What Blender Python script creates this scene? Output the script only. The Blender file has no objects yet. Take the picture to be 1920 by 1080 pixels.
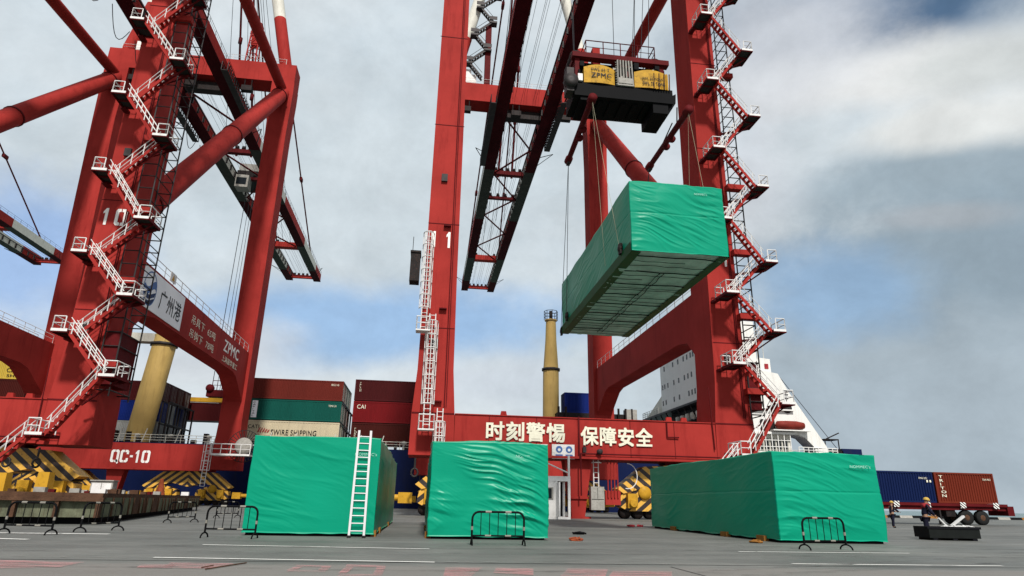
import bpy, bmesh, math, random
from math import radians, sin, cos, pi, atan2, sqrt
from mathutils import Vector, Matrix, noise
random.seed(7)
S = bpy.context.scene
COL = S.collection

# ------------------------------------------------------------------ camera
YAW, PITCH, ROLL, FPX, CH = radians(7.3), radians(18.5), radians(1.15), 1204.0, 1.2
FW = Vector((sin(YAW)*cos(PITCH), cos(YAW)*cos(PITCH), sin(PITCH)))
_r0 = Vector((cos(YAW), -sin(YAW), 0)); _u0 = _r0.cross(FW)
RT = _r0*cos(ROLL) + _u0*sin(ROLL); UP = -_r0*sin(ROLL) + _u0*cos(ROLL)
EYE = Vector((0, 0, CH))
cam = bpy.data.cameras.new('camera'); cam.sensor_width = 36; cam.lens = FPX/1920*36
cam.clip_start = 0.1; cam.clip_end = 30000
co = bpy.data.objects.new('camera', cam); COL.objects.link(co)
co.matrix_world = Matrix(((RT.x, UP.x, -FW.x, 0), (RT.y, UP.y, -FW.y, 0), (RT.z, UP.z, -FW.z, CH), (0, 0, 0, 1)))
S.camera = co

def ray(px, py): return FW*FPX + RT*(px-960) - UP*(py-540)
def at_y(px, py, y):
    d = ray(px, py); return EYE + d*((y-EYE.y)/d.y)
def at_x(px, py, x):
    d = ray(px, py); return EYE + d*((x-EYE.x)/d.x)
def at_z(px, py, z=0.0):
    d = ray(px, py); return EYE + d*((z-EYE.z)/d.z)

def lin(c):
    return tuple(((v/255)/12.92 if v/255 <= 0.04045 else (((v/255)+0.055)/1.055)**2.4) for v in c)

# ------------------------------------------------------------------ sky, sun, exposure
SUN_EL, SUN_AZ = radians(47), radians(176)      # azimuth from +Y clockwise: the sun is behind the camera, a little to its right
W = bpy.data.worlds.new('World'); S.world = W; W.use_nodes = True
nt = W.node_tree; nt.nodes.clear(); N = nt.nodes; L = nt.links
wo = N.new('ShaderNodeOutputWorld'); bg = N.new('ShaderNodeBackground'); bg.inputs[1].default_value = 0.1
L.new(bg.outputs[0], wo.inputs[0])
sky = N.new('ShaderNodeTexSky'); sky.sky_type = 'NISHITA'; sky.sun_disc = False
sky.sun_elevation = SUN_EL; sky.sun_rotation = SUN_AZ; sky.air_density = 1.2; sky.dust_density = 1.5; sky.ozone_density = 1.0
tc = N.new('ShaderNodeTexCoord')
def wmath(op, a, b=None, c=None, clamp=False):
    n = N.new('ShaderNodeMath'); n.operation = op; n.use_clamp = clamp
    for i, v in enumerate((a, b, c)):
        if v is None: continue
        if isinstance(v, (int, float)): n.inputs[i].default_value = v
        else: L.new(v, n.inputs[i])
    return n.outputs[0]
def wmix(f, a, b):
    n = N.new('ShaderNodeMix'); n.data_type = 'RGBA'
    for i, v in ((0, f), (6, a), (7, b)):
        if isinstance(v, (int, float)): n.inputs[i].default_value = v
        elif isinstance(v, tuple): n.inputs[i].default_value = (*[x*10 for x in v], 1)
        else: L.new(v, n.inputs[i])
    return n.outputs[2]
def wnoise(scale, detail, rough, squash=2.2, seed=0.0, dist=0.0):
    mp = N.new('ShaderNodeMapping'); mp.inputs['Scale'].default_value = (1, 1, squash); mp.inputs['Location'].default_value = (seed, seed*1.7, 0)
    L.new(tc.outputs['Generated'], mp.inputs[0])
    n = N.new('ShaderNodeTexNoise'); n.inputs['Scale'].default_value = scale; n.inputs['Detail'].default_value = detail
    n.inputs['Roughness'].default_value = rough; n.inputs['Distortion'].default_value = dist
    L.new(mp.outputs[0], n.inputs[0]); return n.outputs[0]
n_big = wnoise(2.2, 6, 0.55, 1.8, 3.1, 0.3)
n_mid = wnoise(4.2, 10, 0.6, 1.5, 9.3, 0.15)
n_edge = wnoise(4.0, 12, 0.62, 1.35, 5.2, 0.1)
n_puff = wnoise(7.5, 12, 0.66, 1.3, 12.7, 0.2)
mr = N.new('ShaderNodeMapRange'); mr.inputs[1].default_value = 0.33; mr.inputs[2].default_value = 0.68; mr.clamp = True
L.new(n_big, mr.inputs[0])
base = wmix(mr.outputs[0], lin((190, 204, 213)), lin((218, 226, 231)))
mr2 = N.new('ShaderNodeMapRange'); mr2.inputs[1].default_value = 0.4; mr2.inputs[2].default_value = 0.75; mr2.inputs[4].default_value = 0.45
L.new(n_mid, mr2.inputs[0])
base = wmix(mr2.outputs[0], base, lin((220, 226, 229)))
sep = N.new('ShaderNodeVectorMath'); sep.operation = 'NORMALIZE'; L.new(tc.outputs['Generated'], sep.inputs[0])
def blob(col, px, py, rx, ry, colour, amt=1.0, blue=0.0, edge=0.55):
    """an elliptical bank of cloud or gap of blue, given by the direction it lies in; noise breaks its edge"""
    d = ray(px, py).normalized()
    a = (ray(px+10, py).normalized()-d).normalized(); b = (ray(px, py-10).normalized()-d).normalized()
    ra = rx/FPX; rb = ry/FPX
    def dot(v, s):
        n = N.new('ShaderNodeVectorMath'); n.operation = 'DOT_PRODUCT'; L.new(sep.outputs[0], n.inputs[0]); n.inputs[1].default_value = v; return wmath('MULTIPLY', n.outputs['Value'], s)
    da = wmath('SUBTRACT', dot(a, 1/ra), d.dot(a)/ra); db = wmath('SUBTRACT', dot(b, 1/rb), d.dot(b)/rb)
    r2 = wmath('SQRT', wmath('ADD', wmath('MULTIPLY', da, da), wmath('MULTIPLY', db, db)))
    r2 = wmath('ADD', r2, wmath('MULTIPLY', wmath('SUBTRACT', n_edge, 0.5), edge*3.0))
    m = N.new('ShaderNodeMapRange'); m.interpolation_type = 'SMOOTHSTEP'
    m.inputs[1].default_value = 1.25; m.inputs[2].default_value = 0.35; m.inputs[3].default_value = 0; m.inputs[4].default_value = amt
    L.new(r2, m.inputs[0])
    fr = N.new('ShaderNodeVectorMath'); fr.operation = 'DOT_PRODUCT'; L.new(sep.outputs[0], fr.inputs[0]); fr.inputs[1].default_value = d
    f = wmath('MULTIPLY', m.outputs[0], wmath('GREATER_THAN', fr.outputs['Value'], 0.2))
    c = colour
    if blue > 0: c = wmix(blue, tuple(colour), sky.outputs[0])
    return wmix(f, col, c)
c_ = base
c_ = blob(c_, 1790, 700, 420, 330, lin((162, 177, 188)), 0.85, edge=0.5)
c_ = blob(c_, 1600, 25, 300, 90, lin((84, 112, 142)), 1.0, 0.2, 0.4)
c_ = blob(c_, 1790, 330, 320, 80, lin((146, 164, 176)), 0.85, edge=0.5)
c_ = blob(c_, 1800, 480, 260, 120, lin((142, 160, 173)), 0.85, edge=0.5)
c_ = blob(c_, 1640, 150, 330, 60, lin((226, 227, 226)), 0.9, edge=0.5)
c_ = blob(c_, 1860, 120, 140, 50, lin((200, 206, 206)), 0.7, edge=0.6)
c_ = blob(c_, 1450, 120, 160, 150, lin((214, 218, 224)), 0.8, edge=0.5)
c_ = blob(c_, 1760, 405, 110, 26, lin((172, 178, 184)), 0.7, edge=0.6)
c_ = blob(c_, 1780, 235, 190, 45, lin((228, 230, 228)), 0.85, edge=0.6)
c_ = blob(c_, 1390, 330, 120, 120, lin((208, 213, 220)), 0.7, edge=0.6)
c_ = blob(c_, 1560, 540, 160, 90, lin((150, 182, 214)), 0.9, 0.2, 0.45)
c_ = blob(c_, 700, 610, 440, 85, lin((158, 194, 234)), 0.95, 0.25, 0.5)
c_ = blob(c_, 30, 480, 190, 130, lin((164, 195, 240)), 0.95, 0.25, 0.5)
c_ = blob(c_, 950, 715, 190, 50, lin((202, 211, 220)), 0.85, edge=0.5)
c_ = blob(c_, 400, 660, 150, 60, lin((206, 212, 218)), 0.85, edge=0.5)
c_ = blob(c_, 700, 330, 300, 170, lin((205, 216, 222)), 0.6, edge=0.5)
mr3 = N.new('ShaderNodeMapRange'); mr3.inputs[1].default_value = 0.35; mr3.inputs[2].default_value = 0.65; mr3.inputs[3].default_value = 0.93; mr3.inputs[4].default_value = 1.12
L.new(n_puff, mr3.inputs[0])
pf = N.new('ShaderNodeVectorMath'); pf.operation = 'SCALE'; L.new(c_, pf.inputs[0]); L.new(mr3.outputs[0], pf.inputs['Scale'])
L.new(pf.outputs[0], bg.inputs[0])

sd = bpy.data.lights.new('sun', 'SUN'); sd.energy = 5.0; sd.angle = radians(5); sd.color = (1.0, 0.965, 0.91)
so = bpy.data.objects.new('sun', sd); COL.objects.link(so); so.location = (-20, -60, 80)
_sv = Vector((sin(SUN_AZ)*cos(SUN_EL), cos(SUN_AZ)*cos(SUN_EL), sin(SUN_EL)))
so.rotation_euler = _sv.to_track_quat('Z', 'Y').to_euler()
vs = S.view_settings; vs.view_transform = 'Standard'; vs.look = 'None'; vs.gamma = 1; vs.exposure = 0.0; vs.use_curve_mapping = False
S.render.engine = 'CYCLES'; S.render.resolution_x = 1024; S.render.resolution_y = 576

# ------------------------------------------------------------------ materials
KA = 0.68
def mat(name, col, rough=0.5, metal=0.0, var=0.12, scale=1.5, dirt=0.0, dirt_col=(0.08, 0.04, 0.025), bump=0.0, bscale=20, spec=0.12, streak=0.0, sub=None):
    col = tuple(c*KA for c in col); dirt_col = tuple(c*KA for c in dirt_col)
    m = bpy.data.materials.new(name); m.use_nodes = True; t = m.node_tree; n = t.nodes; l = t.links
    b = n['Principled BSDF']; b.inputs['Roughness'].default_value = rough; b.inputs['Metallic'].default_value = metal
    b.inputs['Specular IOR Level'].default_value = spec
    g = n.new('ShaderNodeNewGeometry')
    ns = n.new('ShaderNodeTexNoise'); ns.inputs['Scale'].default_value = scale*0.35; ns.inputs['Detail'].default_value = 6; ns.inputs['Roughness'].default_value = 0.6
    l.new(g.outputs['Position'], ns.inputs['Vector'])
    hs = n.new('ShaderNodeMix'); hs.data_type = 'RGBA'
    lo = tuple(c*(1-var) for c in col); hi = tuple(min(1, c*(1+var)) for c in col)
    hs.inputs[6].default_value = (*lo, 1); hs.inputs[7].default_value = (*hi, 1)
    mrn = n.new('ShaderNodeMapRange'); mrn.inputs[1].default_value = 0.3; mrn.inputs[2].default_value = 0.7
    l.new(ns.outputs[0], mrn.inputs[0]); l.new(mrn.outputs[0], hs.inputs[0])
    out = hs.outputs[2]
    if dirt > 0 or streak > 0:
        n2 = n.new('ShaderNodeTexNoise'); n2.inputs['Detail'].default_value = 8; n2.inputs['Roughness'].default_value = 0.7
        n2.inputs['Scale'].default_value = 1.0
        mp = n.new('ShaderNodeMapping'); s = scale*1.2
        mp.inputs['Scale'].default_value = (s*2.0, s*2.0, s*0.25) if streak > 0 else (s, s, s)
        l.new(g.outputs['Position'], mp.inputs[0]); l.new(mp.outputs[0], n2.inputs['Vector'])
        r = n.new('ShaderNodeMapRange'); r.inputs[1].default_value = 0.52; r.inputs[2].default_value = 0.74; r.inputs[4].default_value = max(dirt, streak)
        l.new(n2.outputs[0], r.inputs[0])
        mx = n.new('ShaderNodeMix'); mx.data_type = 'RGBA'; mx.inputs[7].default_value = (*dirt_col, 1)
        l.new(r.outputs[0], mx.inputs[0]); l.new(out, mx.inputs[6]); out = mx.outputs[2]
    l.new(out, b.inputs['Base Color'])
    if bump > 0:
        n3 = n.new('ShaderNodeTexNoise'); n3.inputs['Scale'].default_value = bscale; n3.inputs['Detail'].default_value = 4
        l.new(g.outputs['Position'], n3.inputs['Vector'])
        bp = n.new('ShaderNodeBump'); bp.inputs['Strength'].default_value = bump; bp.inputs['Distance'].default_value = 0.05
        l.new(n3.outputs[0], bp.inputs['Height']); l.new(bp.outputs[0], b.inputs['Normal'])
    return m

M = {}
M['red'] = mat('crane_red_paint', (0.43, 0.043, 0.036), 0.6, var=0.20, scale=0.5, streak=0.6, dirt_col=(0.19, 0.014, 0.014), bump=0.06, bscale=3, spec=0.02)
M['white'] = mat('white_paint', (0.98, 0.95, 0.92), 0.5, var=0.08, scale=3, dirt=0.55, dirt_col=(0.45, 0.40, 0.34))
M['offwhite'] = mat('aged_white_paint', (0.85, 0.82, 0.72), 0.55, var=0.08, streak=0.5, dirt_col=(0.34, 0.29, 0.20))
M['steel'] = mat('dark_steel', (0.05, 0.045, 0.045), 0.55, 0.3, var=0.3, scale=4, dirt=0.5, dirt_col=(0.07, 0.02, 0.015))
M['rope'] = mat('greased_wire_rope', (0.05, 0.05, 0.055), 0.6, 0.3, var=0.2)
M['strap'] = mat('pale_sling', (0.42, 0.38, 0.26), 0.7, var=0.15)
M['darkred'] = mat('grimy_red_steel', (0.13, 0.012, 0.014), 0.6, spec=0.04, var=0.2, scale=2, dirt=0.6, dirt_col=(0.03, 0.012, 0.012))
M['yellow'] = mat('yellow_paint', (0.68, 0.36, 0.03), 0.5, var=0.12, dirt=0.5, scale=3, dirt_col=(0.16, 0.08, 0.02))
M['dirtyyellow'] = mat('grimy_yellow', (0.62, 0.34, 0.03), 0.6, var=0.25, dirt=0.85, scale=5, dirt_col=(0.07, 0.035, 0.015))
M['postyellow'] = mat('ship_crane_yellow', (0.66, 0.45, 0.15), 0.5, var=0.12, scale=0.8, streak=0.6, dirt_col=(0.30, 0.19, 0.07))
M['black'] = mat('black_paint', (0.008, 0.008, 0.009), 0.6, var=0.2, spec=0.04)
M['rubber'] = mat('rubber', (0.02, 0.02, 0.02), 0.8, var=0.2, bump=0.2)
M['concrete'] = mat('weathered_concrete', (0.30, 0.29, 0.25), 0.85, var=0.2, scale=3, dirt=0.5, dirt_col=(0.10, 0.08, 0.06))
M['rust'] = mat('rusty_steel', (0.11, 0.055, 0.032), 0.8, var=0.4, scale=5, dirt=0.8, dirt_col=(0.035, 0.018, 0.012), bump=0.3)
M['raftgrey'] = mat('stained_grey_panel', (0.17, 0.18, 0.115), 0.8, var=0.4, scale=6, streak=0.9, dirt_col=(0.07, 0.03, 0.018), bump=0.2)
M['hullblue'] = mat('hull_blue', (0.006, 0.014, 0.07), 0.45, var=0.15, scale=0.5, streak=0.5, dirt_col=(0.03, 0.03, 0.05))
M['shipwhite'] = mat('ship_white', (1.0, 0.98, 0.93), 0.5, var=0.05, scale=0.6, streak=0.35, dirt_col=(0.50, 0.46, 0.38))
M['glass'] = mat('dark_window_glass', (0.02, 0.025, 0.03), 0.15, var=0.1)
M['signwhite'] = mat('sign_panel', (1.22, 1.23, 1.26), 0.5, var=0.02)
M['navy'] = mat('navy_print', (0.012, 0.035, 0.13), 0.5, var=0.02)
M['skyblue'] = mat('light_blue_print', (0.10, 0.20, 0.48), 0.5, var=0.02)
M['inkblack'] = mat('black_print', (0.02, 0.018, 0.02), 0.5, var=0.02)
M['letter'] = mat('cream_letter_paint', (1.0, 0.95, 0.76), 0.6, var=0.1, scale=4, dirt=0.3, dirt_col=(0.5, 0.42, 0.28))
M['numwhite'] = mat('white_numeral_paint', (1.2, 1.16, 1.1), 0.55, var=0.04)
M['shade_olive'] = mat('shaded_olive_underside', (0.060, 0.062, 0.050), 0.7, var=0.3, scale=2)  # underside of the white boom sections, with shade put into the colour
M['shade_red'] = mat('shaded_red_underside', (0.070, 0.008, 0.012), 0.7, var=0.3, scale=1, spec=0.03)  # underside of the red boom sections, with shade put into the colour
M['orange'] = mat('orange_paint', (0.34, 0.075, 0.03), 0.8, var=0.4, scale=8)
M['boatred'] = mat('lifeboat_red', (0.24, 0.03, 0.02), 0.6, var=0.3, dirt=0.5, dirt_col=(0.1, 0.02, 0.02))
M['wood'] = mat('timber_chock', (0.34, 0.15, 0.035), 0.8, var=0.3, scale=8)
M['alu'] = mat('aluminium_ladder', (0.80, 0.78, 0.78), 0.35, 0.2, var=0.04)
M['navycloth'] = mat('navy_workwear', (0.016, 0.016, 0.035), 0.9, var=0.2, scale=8)
M['redcloth'] = mat('red_workwear', (0.42, 0.04, 0.05), 0.9, var=0.2, scale=8)
M['skin'] = mat('skin', (0.42, 0.24, 0.16), 0.6, var=0.05)
M['helmet'] = mat('yellow_helmet', (0.62, 0.40, 0.08), 0.35, var=0.05)
M['foam'] = mat('white_webbing', (0.75, 0.74, 0.73), 0.7, var=0.05)
M['tiledark'] = mat('dark_machinery', (0.022, 0.018, 0.018), 0.6, 0.2, var=0.4, scale=6, dirt=0.6, dirt_col=(0.12, 0.05, 0.03))
M['mesh'] = mat('dark_grating', (0.04, 0.05, 0.045), 0.7, 0.2, var=0.2)
M['greywhite'] = mat('grey_machine_panel', (0.42, 0.40, 0.36), 0.6, var=0.2, scale=6, dirt=0.6, dirt_col=(0.12, 0.08, 0.05))

def container_mat(name, col):
    return mat(name, col, 0.55, var=0.10, scale=0.7, streak=0.45, dirt_col=tuple(c*0.55 for c in col))

def hazard(name, period=1.0, angle=1, chevron=False):
    """yellow and black diagonal stripes as flat print"""
    m = bpy.data.materials.new(name); m.use_nodes = True; t = m.node_tree; n = t.nodes; l = t.links
    b = n['Principled BSDF']; b.inputs['Roughness'].default_value = 0.5
    tcn = n.new('ShaderNodeTexCoord'); sx = n.new('ShaderNodeSeparateXYZ'); l.new(tcn.outputs['Object'], sx.inputs[0])
    x = sx.outputs[0]
    def mth(op, a, b2):
        k = n.new('ShaderNodeMath'); k.operation = op
        for i, v in enumerate((a, b2)):
            if isinstance(v, (int, float)): k.inputs[i].default_value = v
            elif v is not None: l.new(v, k.inputs[i])
        return k.outputs[0]
    if chevron: x = mth('ABSOLUTE', x, None)
    s = mth('ADD', mth('MULTIPLY', x, angle*0.8), sx.outputs[2])
    s = mth('FRACT', mth('DIVIDE', s, period), None)
    nz = n.new('ShaderNodeTexNoise'); nz.inputs['Scale'].default_value = 4; nz.inputs['Detail'].default_value = 8
    l.new(tcn.outputs['Object'], nz.inputs['Vector'])
    s = mth('GREATER_THAN', s, 0.5)
    mx = n.new('ShaderNodeMix'); mx.data_type = 'RGBA'; mx.inputs[6].default_value = (0.02, 0.012, 0.012, 1); mx.inputs[7].default_value = (0.66, 0.36, 0.05, 1)
    l.new(s, mx.inputs[0])
    r = n.new('ShaderNodeMapRange'); r.inputs[1].default_value = 0.58; r.inputs[2].default_value = 0.72; r.inputs[4].default_value = 0.7
    l.new(nz.outputs[0], r.inputs[0])
    m2 = n.new('ShaderNodeMix'); m2.data_type = 'RGBA'; m2.inputs[7].default_value = (0.10, 0.05, 0.025, 1)
    l.new(r.outputs[0], m2.inputs[0]); l.new(mx.outputs[2], m2.inputs[6]); l.new(m2.outputs[2], b.inputs['Base Color'])
    return m
M['hazard'] = hazard('hazard_stripes', 0.95, 1); M['hazard_v'] = hazard('hazard_chevron', 0.95, 1, True); M['hazard_r'] = hazard('hazard_stripes_reverse', 0.95, -1)
M['hazard_small'] = hazard('hazard_small', 0.16, 1)

# ------------------------------------------------------------------ mesh helpers
def perp(d):
    d = d.normalized(); a = Vector((0, 0, 1)) if abs(d.z) < 0.95 else Vector((0, 1, 0))
    s = d.cross(a).normalized(); return s, s.cross(d).normalized()
class MB:
    def __init__(self): self.v = []; self.f = []; self.s = []
    def add(self, vs, fs, smooth=False):
        o = len(self.v); self.v += [tuple(p) for p in vs]
        for f in fs: self.f.append(tuple(i+o for i in f)); self.s.append(smooth)
        return self
    def box(self, x0, x1, y0, y1, z0, z1):
        return self.add([(x, y, z) for z in (z0, z1) for y in (y0, y1) for x in (x0, x1)],
                        [(0, 2, 3, 1), (4, 5, 7, 6), (0, 1, 5, 4), (2, 6, 7, 3), (0, 4, 6, 2), (1, 3, 7, 5)])
    def hexa(self, b, t):   # four bottom corners (ccw), four top corners
        return self.add(list(b)+list(t), [(3, 2, 1, 0), (4, 5, 6, 7), (0, 1, 5, 4), (1, 2, 6, 5), (2, 3, 7, 6), (3, 0, 4, 7)])
    def beam(self, p, q, w, h, up=None):
        p = Vector(p); q = Vector(q); s, u = perp(q-p)
        if up is not None:
            d = (q-p).normalized(); s = d.cross(Vector(up)).normalized(); u = s.cross(d)
        vs = [e+s*a*w/2+u*b*h/2 for e in (p, q) for a, b in ((-1, -1), (1, -1), (1, 1), (-1, 1))]
        return self.add(vs, [(0, 1, 2, 3), (7, 6, 5, 4), (0, 4, 5, 1), (1, 5, 6, 2), (2, 6, 7, 3), (3, 7, 4, 0)])
    def tube(self, p, q, r, n=6, r2=None, caps=True):
        p = Vector(p); q = Vector(q); s, u = perp(q-p); r2 = r if r2 is None else r2
        vs = [e+(s*cos(2*pi*k/n)+u*sin(2*pi*k/n))*rr for e, rr in ((p, r), (q, r2)) for k in range(n)]
        self.add(vs, [(k, (k+1) % n, n+(k+1) % n, n+k) for k in range(n)], n > 5)
        if caps: self.add(vs, [tuple(range(n))[::-1], tuple(range(n, 2*n))])
        return self
    def path(self, pts, r, n=6):
        for a, b in zip(pts[:-1], pts[1:]): self.tube(a, b, r, n)
        return self
    def prism(self, poly, axis, a, b):
        """extrude a 2D polygon; axis 'x': poly is (y,z); 'y': poly is (x,z); 'z': poly is (x,y)"""
        def P(c, t): return {'x': (t, c[0], c[1]), 'y': (c[0], t, c[1]), 'z': (c[0], c[1], t)}[axis]
        n = len(poly); vs = [P(c, a) for c in poly]+[P(c, b) for c in poly]
        return self.add(vs, [tuple(range(n)), tuple(range(2*n-1, n-1, -1))]+[(k, n+k, n+(k+1) % n, (k+1) % n) for k in range(n)])
    def lathe(self, base, prof, n=16, axis='z'):
        b = Vector(base); vs = []
        for r, h in prof:
            for k in range(n):
                a = 2*pi*k/n
                vs.append(b+{'z': Vector((r*cos(a), r*sin(a), h)), 'y': Vector((r*cos(a), h, r*sin(a))), 'x': Vector((h, r*cos(a), r*sin(a)))}[axis])
        fs = [(j*n+k, j*n+(k+1) % n, (j+1)*n+(k+1) % n, (j+1)*n+k) for j in range(len(prof)-1) for k in range(n)]
        self.add(vs, fs, True); m = len(prof)
        return self.add(vs, [tuple(range(n))[::-1], tuple(range((m-1)*n, m*n))])
    def build(self, name, m, parent=None, off=None):
        """link as one mesh object; points are world coordinates, made local to the parent's (unrotated) base"""
        o0 = base_of(parent) if parent is not None else Vector(off or (0, 0, 0))
        me = bpy.data.meshes.new(name); me.from_pydata([(Vector(v)-o0)[:] for v in self.v], [], self.f)
        me.polygons.foreach_set('use_smooth', self.s); 
        bm = bmesh.new(); bm.from_mesh(me); bmesh.ops.recalc_face_normals(bm, faces=bm.faces); bm.to_mesh(me); bm.free()
        me.materials.append(m)
        o = bpy.data.objects.new(name, me); COL.objects.link(o)
        if parent is not None: o.parent = parent
        else: o.location = o0
        return o
def base_of(o):
    v = Vector((0, 0, 0))
    while o is not None: v += o.location; o = o.parent
    return v
def tag(o, label=None, cat=None, group=None, kind=None):
    if label: o['label'] = label
    if cat: o['category'] = cat
    if group: o['group'] = group
    if kind: o['kind'] = kind
    return o
def empty(name, loc, label=None, cat=None, group=None):
    o = bpy.data.objects.new(name, None); COL.objects.link(o); o.location = loc; o.empty_display_size = 0.2
    return tag(o, label, cat, group)
def kids(o): return [c for c in bpy.data.objects if c.parent == o]
def copy_tree(o, parent=None):
    c = o.copy(); COL.objects.link(c)
    if parent is not None: c.parent = parent
    for ch in kids(o): copy_tree(ch, c)
    return c
def lettering(body, m, parent, p0, udir, vdir, w, h, bold=0.0, depth=0.012, name='lettering', shear=0.0):
    """flat raised lettering: p0 = lower left corner, fitted in w x h along udir, vdir"""
    c = bpy.data.curves.new('t', 'FONT'); c.body = body; c.extrude = 0.02; c.resolution_u = 3; c.space_character = 1.08
    o = bpy.data.objects.new('t', c); COL.objects.link(o); bpy.context.view_layer.update()
    me = bpy.data.meshes.new_from_object(o.evaluated_get(bpy.context.evaluated_depsgraph_get())); bpy.data.objects.remove(o)
    if bold > 0:   # heavier strokes: stacked copies, each a hair lower and shifted
        bm = bmesh.new()
        for i_, (ox, oy) in enumerate(((0, 0), (bold, 0), (0, bold), (bold, bold), (bold*.5, bold*.5))):
            n0 = len(bm.verts); bm.from_mesh(me); bm.verts.ensure_lookup_table()
            for v in bm.verts[n0:]: v.co.x += ox; v.co.y += oy; v.co.z += 0.001*i_*(1 if v.co.z > 0 else 0)
        bm.to_mesh(me); bm.free()
    xs = [v.co.x for v in me.vertices]; ys = [v.co.y for v in me.vertices]; x0, x1, y0, y1 = min(xs), max(xs), min(ys), max(ys)
    u = Vector(udir).normalized(); v_ = Vector(vdir).normalized(); nn = u.cross(v_)
    o0 = base_of(parent)
    for v in me.vertices:
        x = (v.co.x-x0)/(x1-x0); y = (v.co.y-y0)/(y1-y0)
        v.co = Vector(p0)-o0+u*(x*w+shear*y)+v_*(y*h)+nn*(depth*(0.6+(v.co.z-0.02)*80) if v.co.z > 0 else 0.0)
    me.materials.clear(); me.materials.append(m)
    r = bpy.data.objects.new(name, me); COL.objects.link(r); r.parent = parent
    return r

GL = {'1': [[(.36, 0), (.68, 0), (.68, 1), (.42, 1), (.14, .80), (.14, .66), (.36, .74)]],
 '0': [[(.46, 0), (.15, 0), (0, .12), (0, .88), (.15, 1), (.46, 1), (.46, .83), (.28, .8), (.28, .2), (.46, .17)], [(.54, 0), (.85, 0), (1, .12), (1, .88), (.85, 1), (.54, 1), (.54, .83), (.72, .8), (.72, .2), (.54, .17)]],
 'C': [[(.46, 0), (.15, 0), (0, .12), (0, .88), (.15, 1), (.46, 1), (.46, .83), (.28, .8), (.28, .2), (.46, .17)], [(.54, 0), (.85, 0), (1, .12), (1, .34), (.74, .34), (.74, .2), (.54, .17)], [(.54, 1), (.85, 1), (1, .88), (1, .66), (.74, .66), (.74, .8), (.54, .83)]],
 '-': [[(.1, .42), (.9, .42), (.9, .58), (.1, .58)]]}
GL['Q'] = GL['0']+[[(.62, .16), (.9, -.14), (1.05, -.02), (.78, .26)]]
def stencil(body, m, parent, x, y, z, cw, h, gap, name='crane_number'):
    """stencilled block characters standing 12 mm proud of a face that looks to -Y"""
    q = MB()
    for ch in body:
        w = cw*(0.45 if ch == '-' else 0.75 if ch == '1' else 1)
        for poly in GL[ch]: q.prism([(x+a*w, z+b*h) for a, b in poly], 'y', y, y+0.012)
        x += w+gap
    return q.build(name, m, parent)

# ------------------------------------------------------------------ setting: quay, sea
def ground_mat():
    m = bpy.data.materials.new('quay_concrete'); m.use_nodes = True; t = m.node_tree; n = t.nodes; l = t.links
    b = n['Principled BSDF']; g = n.new('ShaderNodeNewGeometry')
    def nz(sc, det, ms, rough=0.6):
        mp = n.new('ShaderNodeMapping'); mp.inputs['Scale'].default_value = ms; l.new(g.outputs['Position'], mp.inputs[0])
        k = n.new('ShaderNodeTexNoise'); k.inputs['Scale'].default_value = sc; k.inputs['Detail'].default_value = det; k.inputs['Roughness'].default_value = rough
        l.new(mp.outputs[0], k.inputs[0]); return k.outputs[0]
    def rmp(v, a, b2, lo=0.0, hi=1.0):
        r = n.new('ShaderNodeMapRange'); r.inputs[1].default_value = a; r.inputs[2].default_value = b2; r.inputs[3].default_value = lo; r.inputs[4].default_value = hi; l.new(v, r.inputs[0]); return r.outputs[0]
    def mix(f, a, b2):
        k = n.new('ShaderNodeMix'); k.data_type = 'RGBA'
        for i, v in ((0, f), (6, a), (7, b2)):
            if isinstance(v, float): k.inputs[i].default_value = v
            elif isinstance(v, tuple): k.inputs[i].default_value = (*v, 1)
            else: l.new(v, k.inputs[i])
        return k.outputs[2]
    c = mix(rmp(nz(0.22, 6, (1, 1, 1)), 0.35, 0.65), (0.062, 0.067, 0.060), (0.145, 0.144, 0.131))
    c = mix(rmp(nz(1.4, 9, (0.5, 1.2, 1), 0.7), 0.42, 0.7, 0, 0.5), c, (0.052, 0.056, 0.052))
    c = mix(rmp(nz(0.5, 9, (0.22, 1.5, 1), 0.68), 0.44, 0.70, 0, 0.7), c, (0.050, 0.051, 0.048))      # tyre and haul streaks along the quay
    c = mix(rmp(nz(3.0, 8, (0.7, 1, 1), 0.7), 0.58, 0.72, 0, 0.65), c, (0.038, 0.037, 0.034))      # oil spots
    c = mix(rmp(nz(60, 3, (1, 1, 1)), 0.3, 0.7, 0, 0.25), c, (0.19, 0.187, 0.175))
    sy = n.new('ShaderNodeSeparateXYZ'); l.new(g.outputs['Position'], sy.inputs[0])
    # older, paler warm slab nearest the viewer
    wob = n.new('ShaderNodeMath'); wob.operation = 'MULTIPLY_ADD'; l.new(nz(1.5, 4, (1, 1, 1)), wob.inputs[0]); wob.inputs[1].default_value = 0.9; l.new(sy.outputs[1], wob.inputs[2])
    c = mix(rmp(wob.outputs[0], 13.9, 14.5, 0.75, 0.0), c, (0.165, 0.150, 0.136))
    l.new(c, b.inputs['Base Color']); l.new(rmp(nz(1.2, 5, (0.4, 1, 1)), 0.3, 0.7, 0.55, 0.85), b.inputs['Roughness'])
    bp = n.new('ShaderNodeBump'); bp.inputs['Strength'].default_value = 0.35; bp.inputs['Distance'].default_value = 0.02
    l.new(nz(25, 6, (1, 1, 1), 0.7), bp.inputs['Height']); l.new(bp.outputs[0], b.inputs['Normal'])
    return m
M['ground'] = ground_mat()
mb = MB(); mb.box(-1500, 1500, -300, 110.6, -5.2, 0)
tag(mb.build('ground', M['ground']), 'grey concrete quay apron with oil stains', None, None, 'structure')
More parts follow.
